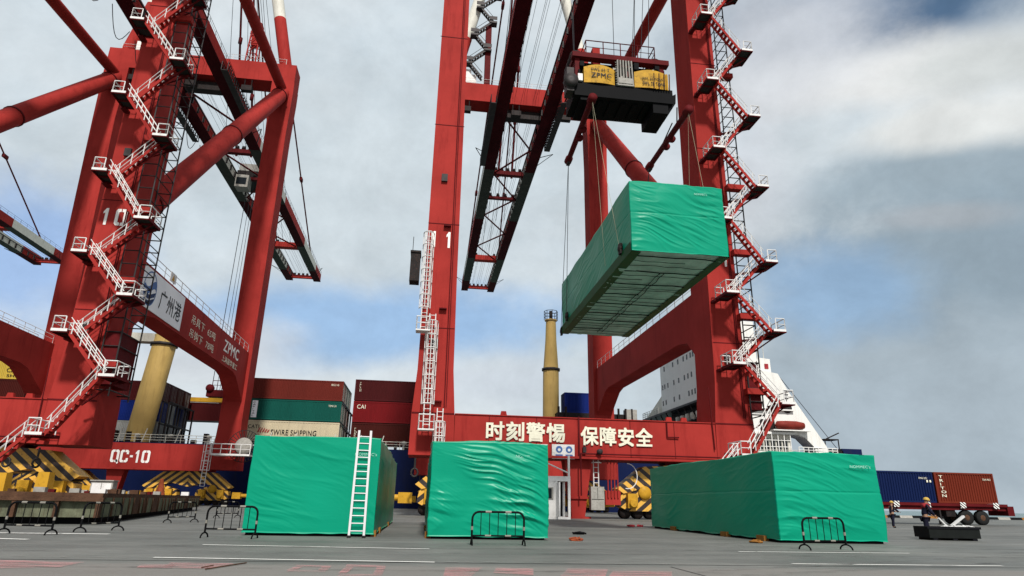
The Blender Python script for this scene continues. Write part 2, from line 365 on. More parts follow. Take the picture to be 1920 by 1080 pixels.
def joint(x0, x1, y0, y1, m, z=0.004, name='ground_joint'):
    b = MB(); b.add([(x0, y0, z), (x1, y0, z), (x1, y1, z), (x0, y1, z)], [(0, 1, 2, 3)])
    o = b.build(name, m); o['kind'] = 'structure'; return o
M['joint'] = mat('joint_filler', (0.05, 0.05, 0.05), 0.9)
for yy in (14.35, 33.0, 50.0): joint(-120, 160, yy, yy+0.06, M['joint'])
for xx in (-8.0, 5.2, 20.5): joint(xx, xx+0.03, -20, 13.9, M['joint'], 0.006)
for yy in (54.2, 60.0, 61.4, 104.8): joint(-150, 260, yy-0.07, yy+0.07, M['black'], 0.008, 'crane_rail_slot')
def worn(name, col, thr=0.50, sc=3.0, soft=0.16, ms=(1, 1, 1)):
    m = mat(name, col, 0.7, var=0.1, scale=4); t = m.node_tree; n = t.nodes; l = t.links; b = n['Principled BSDF']
    g = n.new('ShaderNodeNewGeometry'); k = n.new('ShaderNodeTexNoise'); k.inputs['Scale'].default_value = sc; k.inputs['Detail'].default_value = 9; k.inputs['Roughness'].default_value = 0.7
    mp = n.new('ShaderNodeMapping'); mp.inputs['Scale'].default_value = ms; l.new(g.outputs['Position'], mp.inputs[0]); l.new(mp.outputs[0], k.inputs[0])
    r = n.new('ShaderNodeMapRange'); r.inputs[1].default_value = thr; r.inputs[2].default_value = thr-soft; l.new(k.outputs[0], r.inputs[0]); l.new(r.outputs[0], b.inputs['Alpha'])
    return m
M['lane'] = worn('worn_white_line', (0.95, 0.93, 0.88), 0.72, 4.0)
M['lane_old'] = worn('nearly_worn_white_line', (0.40, 0.39, 0.36), 0.52, 2.0)
M['pink'] = worn('worn_pink_road_paint', (0.80, 0.36, 0.36), 0.60, 2.6, 0.42, (0.5, 2.0, 1))
def strip(x0, y0, x1, y1, w, m, name='painted_line', z=0.012):
    d = Vector((x1-x0, y1-y0, 0)).normalized(); s = Vector((-d.y, d.x, 0))*w/2; a = Vector((x0, y0, z)); c = Vector((x1, y1, z))
    b = MB(); b.add([a-s, c-s, c+s, a+s], [(0, 1, 2, 3)]); o = b.build(name, m); o['kind'] = 'structure'
def strip_px(pa, pb, w, m, **k):
    a = at_z(*pa); b = at_z(*pb); strip(a.x, a.y, b.x, b.y, w, m, **k)
strip_px((380, 1022), (805, 1030), 0.13, M['lane']); strip_px((288, 1046), (815, 1055), 0.13, M['lane'])
strip_px((1385, 1035), (1705, 1038), 0.13, M['lane']); strip_px((1485, 1058), (1880, 1062), 0.13, M['lane'])
strip_px((-60, 999), (205, 1002), 0.30, M['lane']); strip_px((-60, 1009), (52, 1012), 0.24, M['lane'])
strip_px((830, 1054), (1420, 1060), 0.13, M['lane_old']); strip_px((-40, 1043), (240, 1046), 0.13, M['lane_old'])
strip_px((980, 1016), (1180, 1018), 0.12, M['lane_old'])
def pink_poly(pts, z=0.016):
    b = MB(); q = [at_z(*p) for p in pts]; b.add([(p.x, p.y, z) for p in q], [tuple(range(len(q)))]); o = b.build('painted_marking', M['pink']); o['kind'] = 'structure'
def pink_frame(x0, x1, y0, y1, t, sl=0.0):
    pink_poly([(x0, y0), (x1, y0+1), (x1-2, y0+t), (x0-2, y0+t)]); pink_poly([(x0-14, y1-t), (x1-8, y1-t+1), (x1-12, y1), (x0-18, y1)])
    pink_poly([(x0-2, y0+t), (x0+14, y0+t), (x0-2, y1-t), (x0-18, y1-t)]); pink_poly([(x1-18, y0+t), (x1-2, y0+t), (x1-8, y1-t), (x1-26, y1-t)])
for pts in ([(-30, 1051), (160, 1055), (110, 1065), (-30, 1068)], [(265, 1060), (330, 1060), (320, 1067), (255, 1066)], [(320, 1056), (440, 1058), (385, 1068), (300, 1066)],
            [(835, 1066), (905, 1065), (880, 1085), (830, 1085)], [(930, 1066), (1000, 1068), (1000, 1080), (925, 1076)], [(1065, 1068), (1140, 1069), (1135, 1082), (1050, 1082)],
            [(1150, 1072), (1260, 1073), (1260, 1084), (1140, 1084)]): pink_poly(pts)
pink_frame(555, 622, 1061, 1073, 3); pink_frame(650, 725, 1060, 1082, 4)
b = MB()
for a, c in (((385, 1067), (462, 1055)), ((378, 1064), (400, 1060))):
    p, q = at_z(*a, 0.02), at_z(*c, 0.02); b.tube(p, q, 0.012, 5)
tag(b.build('rope_scrap', M['rust'], None, at_z(385, 1067, 0)), 'thin dark strip of rope lying across the faded pink marking at lower left', 'rope')

wm = bpy.data.materials.new('sea_water'); wm.use_nodes = True; t = wm.node_tree; b_ = t.nodes['Principled BSDF']
b_.inputs['Base Color'].default_value = (0.10, 0.15, 0.14, 1); b_.inputs['Roughness'].default_value = 0.25
nz_ = t.nodes.new('ShaderNodeTexNoise'); nz_.inputs['Scale'].default_value = 0.6; nz_.inputs['Detail'].default_value = 6
g_ = t.nodes.new('ShaderNodeNewGeometry'); t.links.new(g_.outputs['Position'], nz_.inputs['Vector'])
bp_ = t.nodes.new('ShaderNodeBump'); bp_.inputs['Strength'].default_value = 0.6; bp_.inputs['Distance'].default_value = 0.5
t.links.new(nz_.outputs[0], bp_.inputs['Height']); t.links.new(bp_.outputs[0], b_.inputs['Normal'])
mb = MB(); mb.add([(-12000, 110.5, -4), (12000, 110.5, -4), (12000, 14000, -4), (-12000, 14000, -4)], [(0, 1, 2, 3)])
tag(mb.build('sea', wm), 'calm greenish sea', None, None, 'structure')
M['tyre'] = worn('tyre_mark', (0.05, 0.05, 0.05), 0.50, 1.5, 0.3, (0.5, 3, 1))
for (ax, ay, bx, by, w) in ((-14, 16.4, 20, 17.6, 0.35), (-14, 18.2, 20, 19.5, 0.35), (-3, 21.9, 28, 21.0, 0.3), (4.5, 12.5, 30, 24.0, 0.28), (6.0, 12.2, 31, 22.4, 0.28), (-12, 13.2, 6, 12.6, 0.3)): strip(ax, ay, bx, by, w, M['tyre'], 'tyre_mark', 0.014)
# painted kerb blocks on the quay edge
kb = empty('quay_kerb', (0, 109.8, 0), 'low kerb of black, white and yellow painted blocks along the quay edge', 'kerb')
me_cache = {}
for i in range(90):
    x = 62+i*2.4; m = (M['black'], M['greywhite'], M['black'], M['wood'])[i % 4]
    if m.name not in me_cache:
        q = MB(); q.prism([(109.5, 0), (110.3, 0), (110.3, 0.42), (109.7, 0.42)], 'x', 0, 2.38); o = q.build('kerb_block', m, kb); me_cache[m.name] = o.data; o.location.x = x
    else:
        o = bpy.data.objects.new('kerb_block', me_cache[m.name]); COL.objects.link(o); o.parent = kb; o.location.x = x

# ------------------------------------------------------------------ quay cranes
CX = 14.7
def handrail_mb(mb, pts, h=1.1, r=0.045, step=2.0, mids=1):
    """rail on posts along a polyline"""
    for a, b in zip(pts[:-1], pts[1:]):
        a = Vector(a); b = Vector(b); up = Vector((0, 0, h)); n = max(1, int(round((b-a).length/step)))
        mb.tube(a+up, b+up, r, 5)
        for k in range(mids): f = (k+1)/(mids+1); mb.tube(a+up*f, b+up*f, r*0.75, 4)
        for k in range(n+1): p = a.lerp(b, k/n); mb.tube(p, p+up, r, 5)
    return mb
def caged_ladder(parent, x0, x1, y, z0, z1, rot=0, m=None, platform=True):
    m = m or M['white']; w = x1-x0
    b = MB()
    for x in (x0+0.25*w, x0+0.75*w): b.tube((x, y, z0), (x, y, z1), 0.05, 5)
    z = z0
    while z < z1: b.tube((x0+0.25*w, y, z), (x0+0.75*w, y, z), 0.035, 4); z += 0.45
    lad = b.build('caged_ladder', m, parent)
    c = MB(); z = z0+2.2; n = 8; hoops = []
    arc = [(x0+w/2-w/2*cos(pi*k/n), y-0.75*sin(pi*k/n)) for k in range(n+1)]
    while z <= z1+0.01:
        c.path([(ax, ay, z) for ax, ay in arc], 0.05, 4); z += 1.25
    zt = z-1.25
    for k in (0, 2, 4, 6, 8): c.tube((arc[k][0], arc[k][1], z0+2.2), (arc[k][0], arc[k][1], zt), 0.04, 4)
    c.build('ladder_cage', m, lad)
    if platform:
        d = MB(); d.box(x0-0.15, x1+0.15, y-1.0, y+0.2, z0-0.12, z0)
        handrail_mb(d, [(x0-0.1, y+0.1, z0), (x0-0.1, y-0.95, z0), (x1+0.1, y-0.95, z0), (x1+0.1, y+0.1, z0)], 1.2, 0.05, 1.0)
        d.build('ladder_platform', m, lad)
    return lad

def leg_mb(cx, y0, y1, prof):
    """tapering box column; prof = [(z, width)]"""
    b = MB()
    for (z0, w0), (z1, w1) in zip(prof[:-1], prof[1:]):
        b.hexa([(cx-w0/2, y0, z0), (cx+w0/2, y0, z0), (cx+w0/2, y1, z0), (cx-w0/2, y1, z0)],
               [(cx-w1/2, y0, z1), (cx+w1/2, y0, z1), (cx+w1/2, y1, z1), (cx-w1/2, y1, z1)])
    return b

def stair_tower(root, X, y):
    """switchback stair: landings left (x=X-0.6) and right (x=X+3.9) of the leg's outer edge"""
    left = [5.6, 13.8, 20.7, 28.4, 36.4, 44.7, 53.3, 62.0]; right = [10.3, 17.1, 24.1, 32.3, 40.6, 48.9, 57.6]
    xl, xr = X-0.6, X+3.7; st = MB()
    st.box(xl-0.8, xl-0.4, y+2.05, 57.9, 5.25, 5.5)
    par = st.build('staircase', M['red'], root)
    for z in left[1:]: MB().box(xl-0.8, xl-0.3, y+2.05, 58.0, z-0.3, z-0.08).build('landing_bracket', M['darkred'], par)
    for z in right: MB().beam((xr+0.4, y+2.0, z-0.25), (xr-2.2, 58.6, z-0.25), 0.16, 0.22).build('landing_bracket', M['darkred'], par); MB().beam((xr+0.4, y+1.0, z-0.2), (xr-2.4, y+1.9, z-2.2), 0.12, 0.12).build('landing_bracket', M['darkred'], par)
    def landing(cx, z, side):
        b = MB(); b.box(cx-0.6, cx+0.6, y-0.2, y+2.2, z-0.06, z); b.build('landing', M['mesh'], par)
        f = MB()
        for (a, c) in (((cx-0.63, y-0.25), (cx+0.63, y-0.25)), ((cx-0.63, y+2.25), (cx+0.63, y+2.25)), ((cx-0.63, y-0.25), (cx-0.63, y+2.25)), ((cx+0.63, y-0.25), (cx+0.63, y+2.25)), ((cx-0.63, y+1), (cx+0.63, y+1))):
            f.beam((*a, z-0.1), (*c, z-0.1), 0.09, 0.24)
        f.build('landing_frame', M['darkred'], par)
        e = MB(); e.beam((cx-0.62, y-0.3, z-0.02), (cx+0.62, y-0.3, z-0.02), 0.05, 0.22)
        ox = cx+side*0.6
        handrail_mb(e, [(cx-side*0.3, y-0.2, z), (ox, y-0.2, z), (ox, y+2.2, z), (cx-side*0.3, y+2.2, z)], 1.15, 0.05, 1.0)
        e.build('handrail', M['white'], par)
    def flight(a, b_, yy):
        a = Vector(a); b_ = Vector(b_); d = b_-a; n = max(6, int(abs(d.z)/0.42)); s = MB()
        for dy in (-0.4, 0.4): s.beam(a+Vector((0, yy+dy, -0.1)), b_+Vector((0, yy+dy, -0.1)), 0.06, 0.27, (0, 0, 1))
        for k in range(n):
            p = a+d*((k+0.5)/n); s.box(p.x-0.17, p.x+0.17, yy-0.38, yy+0.38, p.z-0.05, p.z)
        s.build('stair_flight', M['red'], par)
        r = MB(); up = Vector((0, 0, 1.1))
        for dy in (-0.45, 0.45):
            o = Vector((0, yy+dy, 0))
            for f in (0.5, 1.0): r.tube(a+o+up*f, b_+o+up*f, 0.038, 4)
            for k in range(4): p = a+o+d*((k+0.3)/3.6); r.tube(p, p+up, 0.045, 4)
        r.build('handrail', M['white'], par)
    for z in left: landing(xl, z, -1)
    for z in right: landing(xr, z, 1)
    for i, z in enumerate(right):
        flight((xr-0.6, 0, z), (xl+0.6, 0, left[i]), y+1.6 if i else y+0.4)
        if i+1 < len(left): flight((xl+0.6, 0, left[i+1]), (xr-0.6, 0, z), y+0.4)
    flight((xl-0.6, 0, 5.6), (xl-4.0, 0, 1.9), y+0.4); flight((xl-4.0, 0, 1.9), (xl-6.2, 0, 0), y+0.4)
    return par

def bogie(root, x, y, chev=False):
    par = MB().prism([(x-5.6, 2.2), (x-6.2, 2.6), (x-3.6, 4.6), (x-1.5, 4.75), (x+1.5, 4.75), (x+3.6, 4.6), (x+6.2, 2.6), (x+5.6, 2.2), (x+2.2, 3.1), (x, 2.55), (x-2.2, 3.1)], 'y', y-0.9, y+0.9)
    # object origin sits at the leg so the stripes run in its own coordinates
    o = par.build('hazard_striped_equaliser', M['hazard_v'] if chev else M['hazard'], root)
    shift = Vector((x, y, 0))-base_of(root)
    for v in o.data.vertices: v.co -= shift
    o.location = shift
    def sub(mb, name, m):
        return mb.build(name, m, o)
    for s in (-1, 1):
        q = MB(); cx = x+s*3.6; q.prism([(cx-2.4, 1.1), (cx-2.2, 2.1), (cx-0.7, 2.65), (cx+0.7, 2.65), (cx+2.2, 2.1), (cx+2.4, 1.1), (cx+1.6, 0.7), (cx-1.6, 0.7)], 'y', y-0.75, y+0.75)
        g = q.build('bogie_frame', M['hazard_r' if s < 0 else 'hazard'], root)
        sh = Vector((cx, y, 0))-base_of(root)
        for v in g.data.vertices: v.co -= sh
        g.location = sh
        for k in range(4):
            wx = cx-1.75+k*1.17; MB().lathe((wx, y, 0.52), [(0.08, -0.45), (0.5, -0.45), (0.5, -0.3), (0.42, -0.3), (0.42, 0.3), (0.5, 0.3), (0.5, 0.45), (0.08, 0.45)], 14, 'y').build('wheel', M['tiledark'], g)
        for k in (-1, 1):
            mx = cx+k*1.3; d = MB(); d.box(mx-0.45, mx+0.45, y-1.35, y-0.78, 0.95, 2.2); d.lathe((mx, y-1.3, 1.35), [(0.3, -0.35), (0.36, -0.3), (0.36, 0.0)], 10, 'y')
            d.build('gear_motor', M['yellow'], g)
        MB().lathe((cx, y-0.75, 2.3), [(0.15, -0.25), (0.55, -0.22), (0.6, -0.1), (0.6, 0.0)], 18, 'y').build('pivot_cap', M['yellow'], g)
    for s in (-1, 1):
        q = MB(); q.box(x+s*7.0-0.6, x+s*7.0+0.6, y-0.5, y+0.5, 1.0, 1.9); q.tube((x+s*7.5, y, 1.45), (x+s*8.6, y, 1.45), 0.28, 10); q.build('buffer', M['yellow'], root)
    MB().hexa([(x-0.9, y-0.7, 4.2), (x+0.9, y-0.7, 4.2), (x+0.9, y+0.7, 4.2), (x-0.9, y+0.7, 4.2)], [(x-1.6, y-0.9, 5.0), (x+1.6, y-0.9, 5.0), (x+1.6, y+0.9, 5.0), (x-1.6, y+0.9, 5.0)]).build('pivot_bracket', M['darkred'], root)

def chain_hook(root, x, y, z):
    b = MB(); b.tube((x, y, z+1.4), (x, y, z+0.5), 0.09, 6)
    pts = [(x+0.28*cos(a), y, z+0.2+0.34*sin(a)) for a in [pi*0.5+i*pi/6*1.0 for i in range(13)]]
    b.path(pts, 0.09, 6); b.build('tie_down_hook', M['steel'], root)

def make_crane(full=True):
    root = empty('quay_crane', (CX, 80, 0)); xs = (CX-14.1, CX+14.1); R = M['red']
    for sx in (0, 1):
        x = xs[sx]
        leg_mb(x, 58, 62.3, [(5, 3.9), (8.6, 3.8), (12.5, 3.25), (21, 3.05), (58, 2.75), (82, 2.6)]).build('front_leg', R, root)
        lg = leg_mb(x, 103, 106.6, [(5, 3.9), (8.6, 3.6), (12, 3.3), (62, 3.5), (70, 3.9), (72.5, 3.9)]).build('rear_leg', R, root)
        MB().box(x-0.03-1.85, x+0.03+1.85, 57.97, 58.0, 8.55, 8.68).build('weld_seam', M['darkred'], root)
        # weld seams and an access hatch
        for z in (16.4, 26.9, 38.0, 49.0): MB().box(x-1.52, x+1.52, 57.97, 58.005, z, z+0.07).build('weld_seam', M['darkred'], root)
        # portal beam with haunches
        pb = MB(); w = 1.2
        pb.prism([(62.3, 22.9), (103, 22.6), (103, 15.0), (102.2, 15.6), (98.0, 18.0), (96, 18.4), (67.5, 18.4), (65.0, 18.0), (63.2, 16.4), (62.3, 14.6)], 'x', x-w, x+w)
        po = pb.build('portal_beam', R, root)
        hr = MB()
        for s in (-1, 1): handrail_mb(hr, [(x+s*1.1, 63, 22.95), (x+s*1.1, 102.5, 22.65)], 1.15, 0.04, 2.5)
        hr.build('handrail', M['white'], po)
        # side brace, upper side tie
        MB().tube((x, 62.0, 27.5), (x, 103.8, 70.8), 1.3, 20).build('brace_tube', R, root)
        MB().tube((x, 103.4, 71.0), (x, 62.0, 67.2), 0.85, 16).build('upper_tie_tube', R, root)
        MB().tube((x, 60.5, 72), (x+(1 if sx else -1)*(-0.5), 80, 92), 0.9, 14).build('upper_brace_tube', R, root)
        # A-frame leg in painted bands
        d = Vector((CX+(1.2 if sx else -1.2), 104.5, 132))-Vector((x+(-0.2 if sx else 0.2), 104.5, 76.0)); p0 = Vector((x+(-0.2 if sx else 0.2), 104.5, 76.0))
        for (a, b, m) in ((0, .2, R), (.2, .42, M['offwhite']), (.42, .62, R), (.62, .82, M['offwhite']), (.82, 1, R)):
            MB().tube(p0+d*a, p0+d*b, 1.1, 18).build('apex_leg_tube', m, root)
    # sill beams: two welded halves in front, one behind
    for (a, b) in ((xs[0]+1.95, 13.75), (13.83, xs[1]-1.95)):
        q = MB(); q.box(a, b, 58.05, 61.8, 5.25, 8.6); q.box(a, b, 57.8, 62.0, 5.05, 5.25); q.box(a, b, 57.96, 62.0, 8.6, 8.68); q.build('sill_beam', R, root)
    for x in (5.6, 9.9, 18.6, 22.8): MB().box(x, x+0.05, 58.02, 58.06, 5.3, 8.58).build('weld_seam', M['darkred'], root)
    q = MB(); q.box(13.72, 13.86, 57.9, 62.0, 5.0, 8.75); q.build('sill_joint_plate', M['darkred'], root)
    q = MB(); q.box(xs[0]+1.95, xs[1]-1.95, 102.8, 106.4, 5.0, 8.5); q.box(xs[0]+1.95, xs[1]-1.95, 102.5, 106.6, 4.75, 5.0); q.build('sill_beam', R, root)
    # upper cross beams
    for y0 in (103.0,): 
        q = MB(); q.box(xs[0]-1.9, xs[1]+1.9, y0, y0+3.6, 72.5, 76.3); q.build('cross_beam', R, root)
        h = MB(); handrail_mb(h, [(xs[0], y0+0.1, 76.3), (xs[1], y0+0.1, 76.3)], 1.1, 0.035, 3); h.build('handrail', M['white'], root)
    q = MB(); q.box(xs[0]-1.9, xs[1]+1.9, 58.2, 62.2, 73.5, 77.0); q.build('cross_beam', R, root)
    # centre supports under the sills
    for y in (58.6, 103.4):
        q = MB(); q.prism([(12.6, 5.02), (15.1, 5.02), (14.6, 1.7), (14.4, 0.15), (13.2, 0.15), (13.1, 1.7)], 'y', y, y+1.6); q.box(12.9, 14.9, y-0.15, y+1.75, 1.65, 1.85); q.box(12.8, 14.9, y-0.2, y+1.8, 0.0, 0.16)
        q.build('anchor_column', R, root)
    # boom: two girders in painted sections, seen from below
    for sx in (-1, 1):
        x = CX+0.15+sx*4.45; bands = [(34, 62, R), (62, 101, R), (101, 124, R), (124, 150, M['offwhite']), (150, 178, R), (178, 199, M['offwhite']), (199, 209.5, R)]
        for (a, b, m) in bands:
            q = MB(); q.box(x-1.0, x+1.0, a+0.03, b-0.03, 70, 72.4)
            g = q.build('boom_girder', m, root); MB().box(x-1.12, x+1.12, a+0.03, b-0.03, 69.86, 70.0).build('underside_shade_plate', M['shade_olive'] if m is M['offwhite'] else M['shade_red'], g)  # dark plate added below each girder to paint its shaded underside
            if a >= 62:
                h = MB(); handrail_mb(h, [(x+sx*0.95, a, 72.4), (x+sx*0.95, b, 72.4)], 1.1, 0.035, 3.0)
                h.build('boom_handrail', M['steel'], g)
        # trolley rail brackets along the inner edge
        q = MB(); y = 64
        while y < 207: q.box(min(x-sx*1.0, x-sx*1.35), max(x-sx*1.0, x-sx*1.35), y, y+0.3, 70.2, 71.4); y += 3.2
        q.box(x-sx*1.35-0.1, x-sx*1.35+0.1, 62, 209, 71.4, 71.6); q.build('trolley_rail', M['steel'], root)
    def across(y, h, d, m, name='boom_cross_beam'):
        MB().box(CX-3.4+0.15, CX+3.4+0.15, y-d/2, y+d/2, 70.3, 70.3+h).build(name, m, root)
    across(105, 1.6, 1.6, M['tiledark']); across(127, 0.9, 1.2, M['darkred']); across(139, 0.6, 0.9, M['darkred']); across(181, 1.5, 2.2, R); across(208, 0.8, 1.0, R); across(206, 0.4, 0.5, M['darkred'])
    zz = [(-1, 105), (1, 116), (-1, 127), (1, 139), (-1, 149), (1, 160), (-1, 170), (1, 181)]
    for (a, ya), (b, yb) in zip(zz[:-1], zz[1:]):
        MB().tube((CX+0.15+a*3.3, ya, 70.6), (CX+0.15+b*3.3, yb, 70.6), 0.2, 6).build('boom_lacing', M['darkred'], root)
    # sheave gear on the cross members
    for y, z, n in ((127, 71.2, 5), (139, 70.9, 4), (181, 71.8, 2), (208, 71.1, 5)):
        for k in range(n):
            q = MB(); x = CX-2.6+5.4*k/(n-1); q.lathe((x, y, z+0.5), [(0.1, -0.3), (0.5, -0.3), (0.5, 0.3), (0.1, 0.3)], 10, 'x'); q.box(x-0.4, x+0.4, y-0.3, y+0.3, z-0.1, z+0.4)
            q.build('sheave_block', M['tiledark'], root)
    # buffers and feelers at the tip
    q = MB()
    for sx in (-1, 1):
        p = Vector((CX+sx*5.4, 200, 70.2)); q.tube(p, p+Vector((sx*2.4, -2, 0.6)), 0.07, 4); q.tube(p+Vector((0, 3, 0)), p+Vector((sx*2.4, -2, 0.6)), 0.07, 4)
        p = Vector((CX+sx*5.4, 118, 70.2)); q.tube(p, p+Vector((sx*2.6, -3, -0.6)), 0.09, 4); q.tube(p+Vector((0, 4, 0)), p+Vector((sx*2.6, -3, -0.6)), 0.09, 4)
    q.build('boom_feeler', M['steel'], root)
    # underslung service walkway with stairs beside each girder
    for sx, ya, yb in ((-1, 98, 121), (1, 96, 113)):
        q = MB(); x0 = CX+sx*6.2+0.15
        q.box(x0-0.55, x0+0.55, ya, yb, 68.9, 69.0); handrail_mb(q, [(x0+0.5, ya, 69), (x0+0.5, yb, 69)], 1.6, 0.08, 1.0, 2); handrail_mb(q, [(x0-0.5, ya, 69), (x0-0.5, yb, 69)], 1.6, 0.08, 1.0, 2)
        q.build('service_walkway', M['steel'], root)
    # ropes along the boom, forestays to the apex
    for k in range(9):
        x = CX-2.9+k*0.75+0.25*sin(k*2.3); q = MB(); q.tube((x, 40, 76+2*sin(k*1.7)), (x+0.2*sin(k*3.1), 207, 71.6), 0.03, 4); q.build('trolley_rope', M['rope'], root)
    for k in range(8):
        x = CX-2.4+k*0.7; q = MB(); q.tube((CX+(k-4)*0.3, 102, 130), (x, 127+(k % 3)*27, 71.6), 0.05, 4); q.build('boom_hoist_rope', M['rope'], root)
    for sx in (-1, 1):
        q = MB(); q.tube((CX+sx*1.0, 104.5, 131), (CX+sx*1.5, 132, 72.4), 0.2, 8); q.tube((CX+sx*1.0, 104.5, 131), (CX+sx*1.7, 132, 72.4), 0.12, 6)
        for f in (0.62, 0.72, 0.8): p = Vector((CX+sx*1.0, 104.5, 131)).lerp(Vector((CX+sx*1.5, 132, 72.4)), f); q.lathe(p, [(0.1, -0.8), (0.42, -0.7), (0.42, 0.7), (0.1, 0.8)], 8)
        q.build('forestay', M['darkred'], root)
        q = MB(); q.tube((CX+sx*1.2, 104.5, 131), (CX+sx*5.0, 192, 72.6), 0.2, 8)
        for f in (0.25, 0.5, 0.75): p = Vector((CX+sx*1.2, 104.5, 131)).lerp(Vector((CX+sx*5.0, 192, 72.6)), f); q.box(p.x-0.35, p.x+0.35, p.y-0.9, p.y+0.9, p.z-0.45, p.z+0.45)
        q.build('forestay', M['darkred'], root)
    # boom latch tower on the cross beam
    q = MB(); x, y = CX+7.6, 104.5
    for a in (-0.9, 0.9):
        for c in (-0.9, 0.9): q.tube((x+a, y+c, 76.3), (x+a*0.7, y+c*0.7, 85.5), 0.14, 5)
    for z in (78.5, 80.7, 82.9, 85.3):
        for a in (-1, 1): q.tube((x-0.85, y+a*0.8, z), (x+0.85, y+a*0.8, z), 0.1, 4); q.tube((x+a*0.85, y-0.8, z), (x+a*0.85, y+0.8, z), 0.1, 4)
        q.tube((x-0.85, y-0.8, z-2.1), (x+0.8, y-0.8, z), 0.08, 4)
    q.box(x-0.6, x+0.6, y-0.5, y+0.5, 80.6, 83.4); q.build('latch_tower', M['red'], root)
    # stair up the left apex leg
    q = MB(); xx = 4.9; zs = [77.5+3.3*k for k in range(9)]
    for k, z in enumerate(zs[:-1]):
        xa = xx+1.7 if k % 2 == 0 else xx-1.4; xb = xx-1.4 if k % 2 == 0 else xx+1.7; sh = 0.23*3.3
        a = Vector((xa+k*sh*0.6, 103.2, z)); b = Vector((xb+(k+1)*sh*0.6, 103.2, zs[k+1]))
        for dy in (-0.5, 0.5): q.beam(a+Vector((0, dy, 0)), b+Vector((0, dy, 0)), 0.12, 0.35); q.tube(a+Vector((0, dy, 1.1)), b+Vector((0, dy, 1.1)), 0.05, 4)
        for j in range(7): p = a.lerp(b, (j+0.5)/7); q.box(p.x-0.15, p.x+0.15, p.y-0.5, p.y+0.5, p.z-0.05, p.z+0.05)
        q.box(b.x-0.75, b.x+0.75, b.y-0.7, b.y+0.7, b.z-0.4, b.z)
        q.box(b.x-0.75, b.x+0.75, b.y-0.72, b.y-0.64, b.z+0.3, b.z+1.1)
    q.build('apex_stair', M['steel'], root)
    q = MB(); q.box(7.1, 8.2, 103.2, 104.4, 76.3, 90); q.build('apex_lift_shaft', M['darkred'], root)
    q = MB(); q.box(2.6, 5.6, 103.6, 106, 76.4, 78.6); q.box(3.4, 4.6, 103.6, 105, 78.6, 79.7); q.build('machinery_box', M['shipwhite'], root)
    # lift mast beside the right front leg
    q = MB(); x0, x1 = xs[1]+1.55, xs[1]+2.85; y0, y1 = 57.6, 61.4
    for x in (x0, x1):
        for y in (y0, y1): q.tube((x, y, 9), (x, y, 80), 0.07, 5)
    z = 9.5
    while z < 80:
        for y in (y0, y1): q.tube((x0, y, z), (x1, y, z), 0.06, 4)
        q.tube((x1, y0, z), (x1, y1, z), 0.06, 4); z += 1.25
    q.build('lift_mast', M['steel'], root)
    for z in (11.4, 18.8, 25.6, 33.0, 47.0): MB().box(xs[1]+1.2, xs[1]+3.1, 57.2, 58.0, z, z+0.55).build('mast_bracket', M['red'], root)
    q = MB(); q.box(x0+0.1, x1-0.1, y0+0.1, y1-0.1, 10.0, 14.5); q.build('lift_car', M['darkred'], root)
    stair_tower(root, xs[1]+0.0, 55.0)
    # conduits down the legs, floodlights under the cross beam, flange rings and service boxes
    for sx in (0, 1):
        x = xs[sx]
        for o_, r_ in ((0.95, 0.05), (1.12, 0.035)): MB().path([(x+o_, 57.9, 9.2), (x+o_*0.88, 57.9, 34), (x+o_*0.8, 57.9, 80)], r_, 5).build('conduit', M['darkred'], root)
        for z in (14.5, 31.5): MB().box(x-0.5, x+0.1, 57.75, 58.0, z, z+0.8).build('junction_box', M['steel'], root)
        for f in (0.04, 0.5, 0.95):
            p = Vector((x, 62.0, 27.5)).lerp(Vector((x, 103.8, 70.8)), f); d = Vector((0, 41.8, 43.3)).normalized()
            MB().tube(p-d*0.12, p+d*0.12, 1.42, 20).build('flange_ring', M['darkred'], root)
    for x in (CX-11.4, CX-2.0, CX+7.5):
        q = MB(); q.tube((x, 103.2, 72.5), (x, 103.2, 70.9), 0.1, 5); q.tube((x+1.2, 103.2, 72.5), (x+1.2, 103.2, 70.9), 0.1, 5); q.box(x-0.3, x+1.5, 102.6, 103.6, 69.9, 70.9); q.build('floodlight', M['tiledark'], root)
    # bogies
    for x in (xs[0]+5.0, xs[1]-5.0):
        bogie(root, x, 60.2); bogie(root, x, 105.0, True)
    for x in (xs[0]-1.3, xs[0]+1.6, xs[1]-3.6, xs[1]-1.4): chain_hook(root, x, 57.6, 3.3)
    for x in (xs[0]-1.0, xs[0]+1.8): chain_hook(root, x, 102.3, 3.6)
    # hose reel, cabinet, ladders
    q = MB(); q.box(16.2, 17.6, 58.3, 58.9, 1.2, 2.4)
    for k in range(4): q.tube((16.45+k*0.3, 58.2, 1.8), (16.45+k*0.3, 58.2, 5.0), 0.06, 6)
    q.build('cable_guide', R, root)
    q = MB(); q.box(14.75, 15.95, 57.7, 58.4, 0.75, 2.7); cb = q.build('switch_cabinet', M['greywhite'], root)
    q = MB(); q.box(14.8, 15.9, 57.68, 57.70, 1.62, 1.66); q.box(15.33, 15.36, 57.68, 57.70, 1.7, 2.6); q.build('cabinet_door_gap', M['black'], cb)
    caged_ladder(root, 15.1, 16.0, 58.9, 2.6, 5.1, platform=False)
    q = MB(); pts = [(18.4+0.9*cos(a), 58.6, 3.7+1.1*sin(a)) for a in [pi*0.5-i*pi/12 for i in range(14)]]; q.path(pts, 0.04, 5); q.build('hose_loop', M['white'], root)
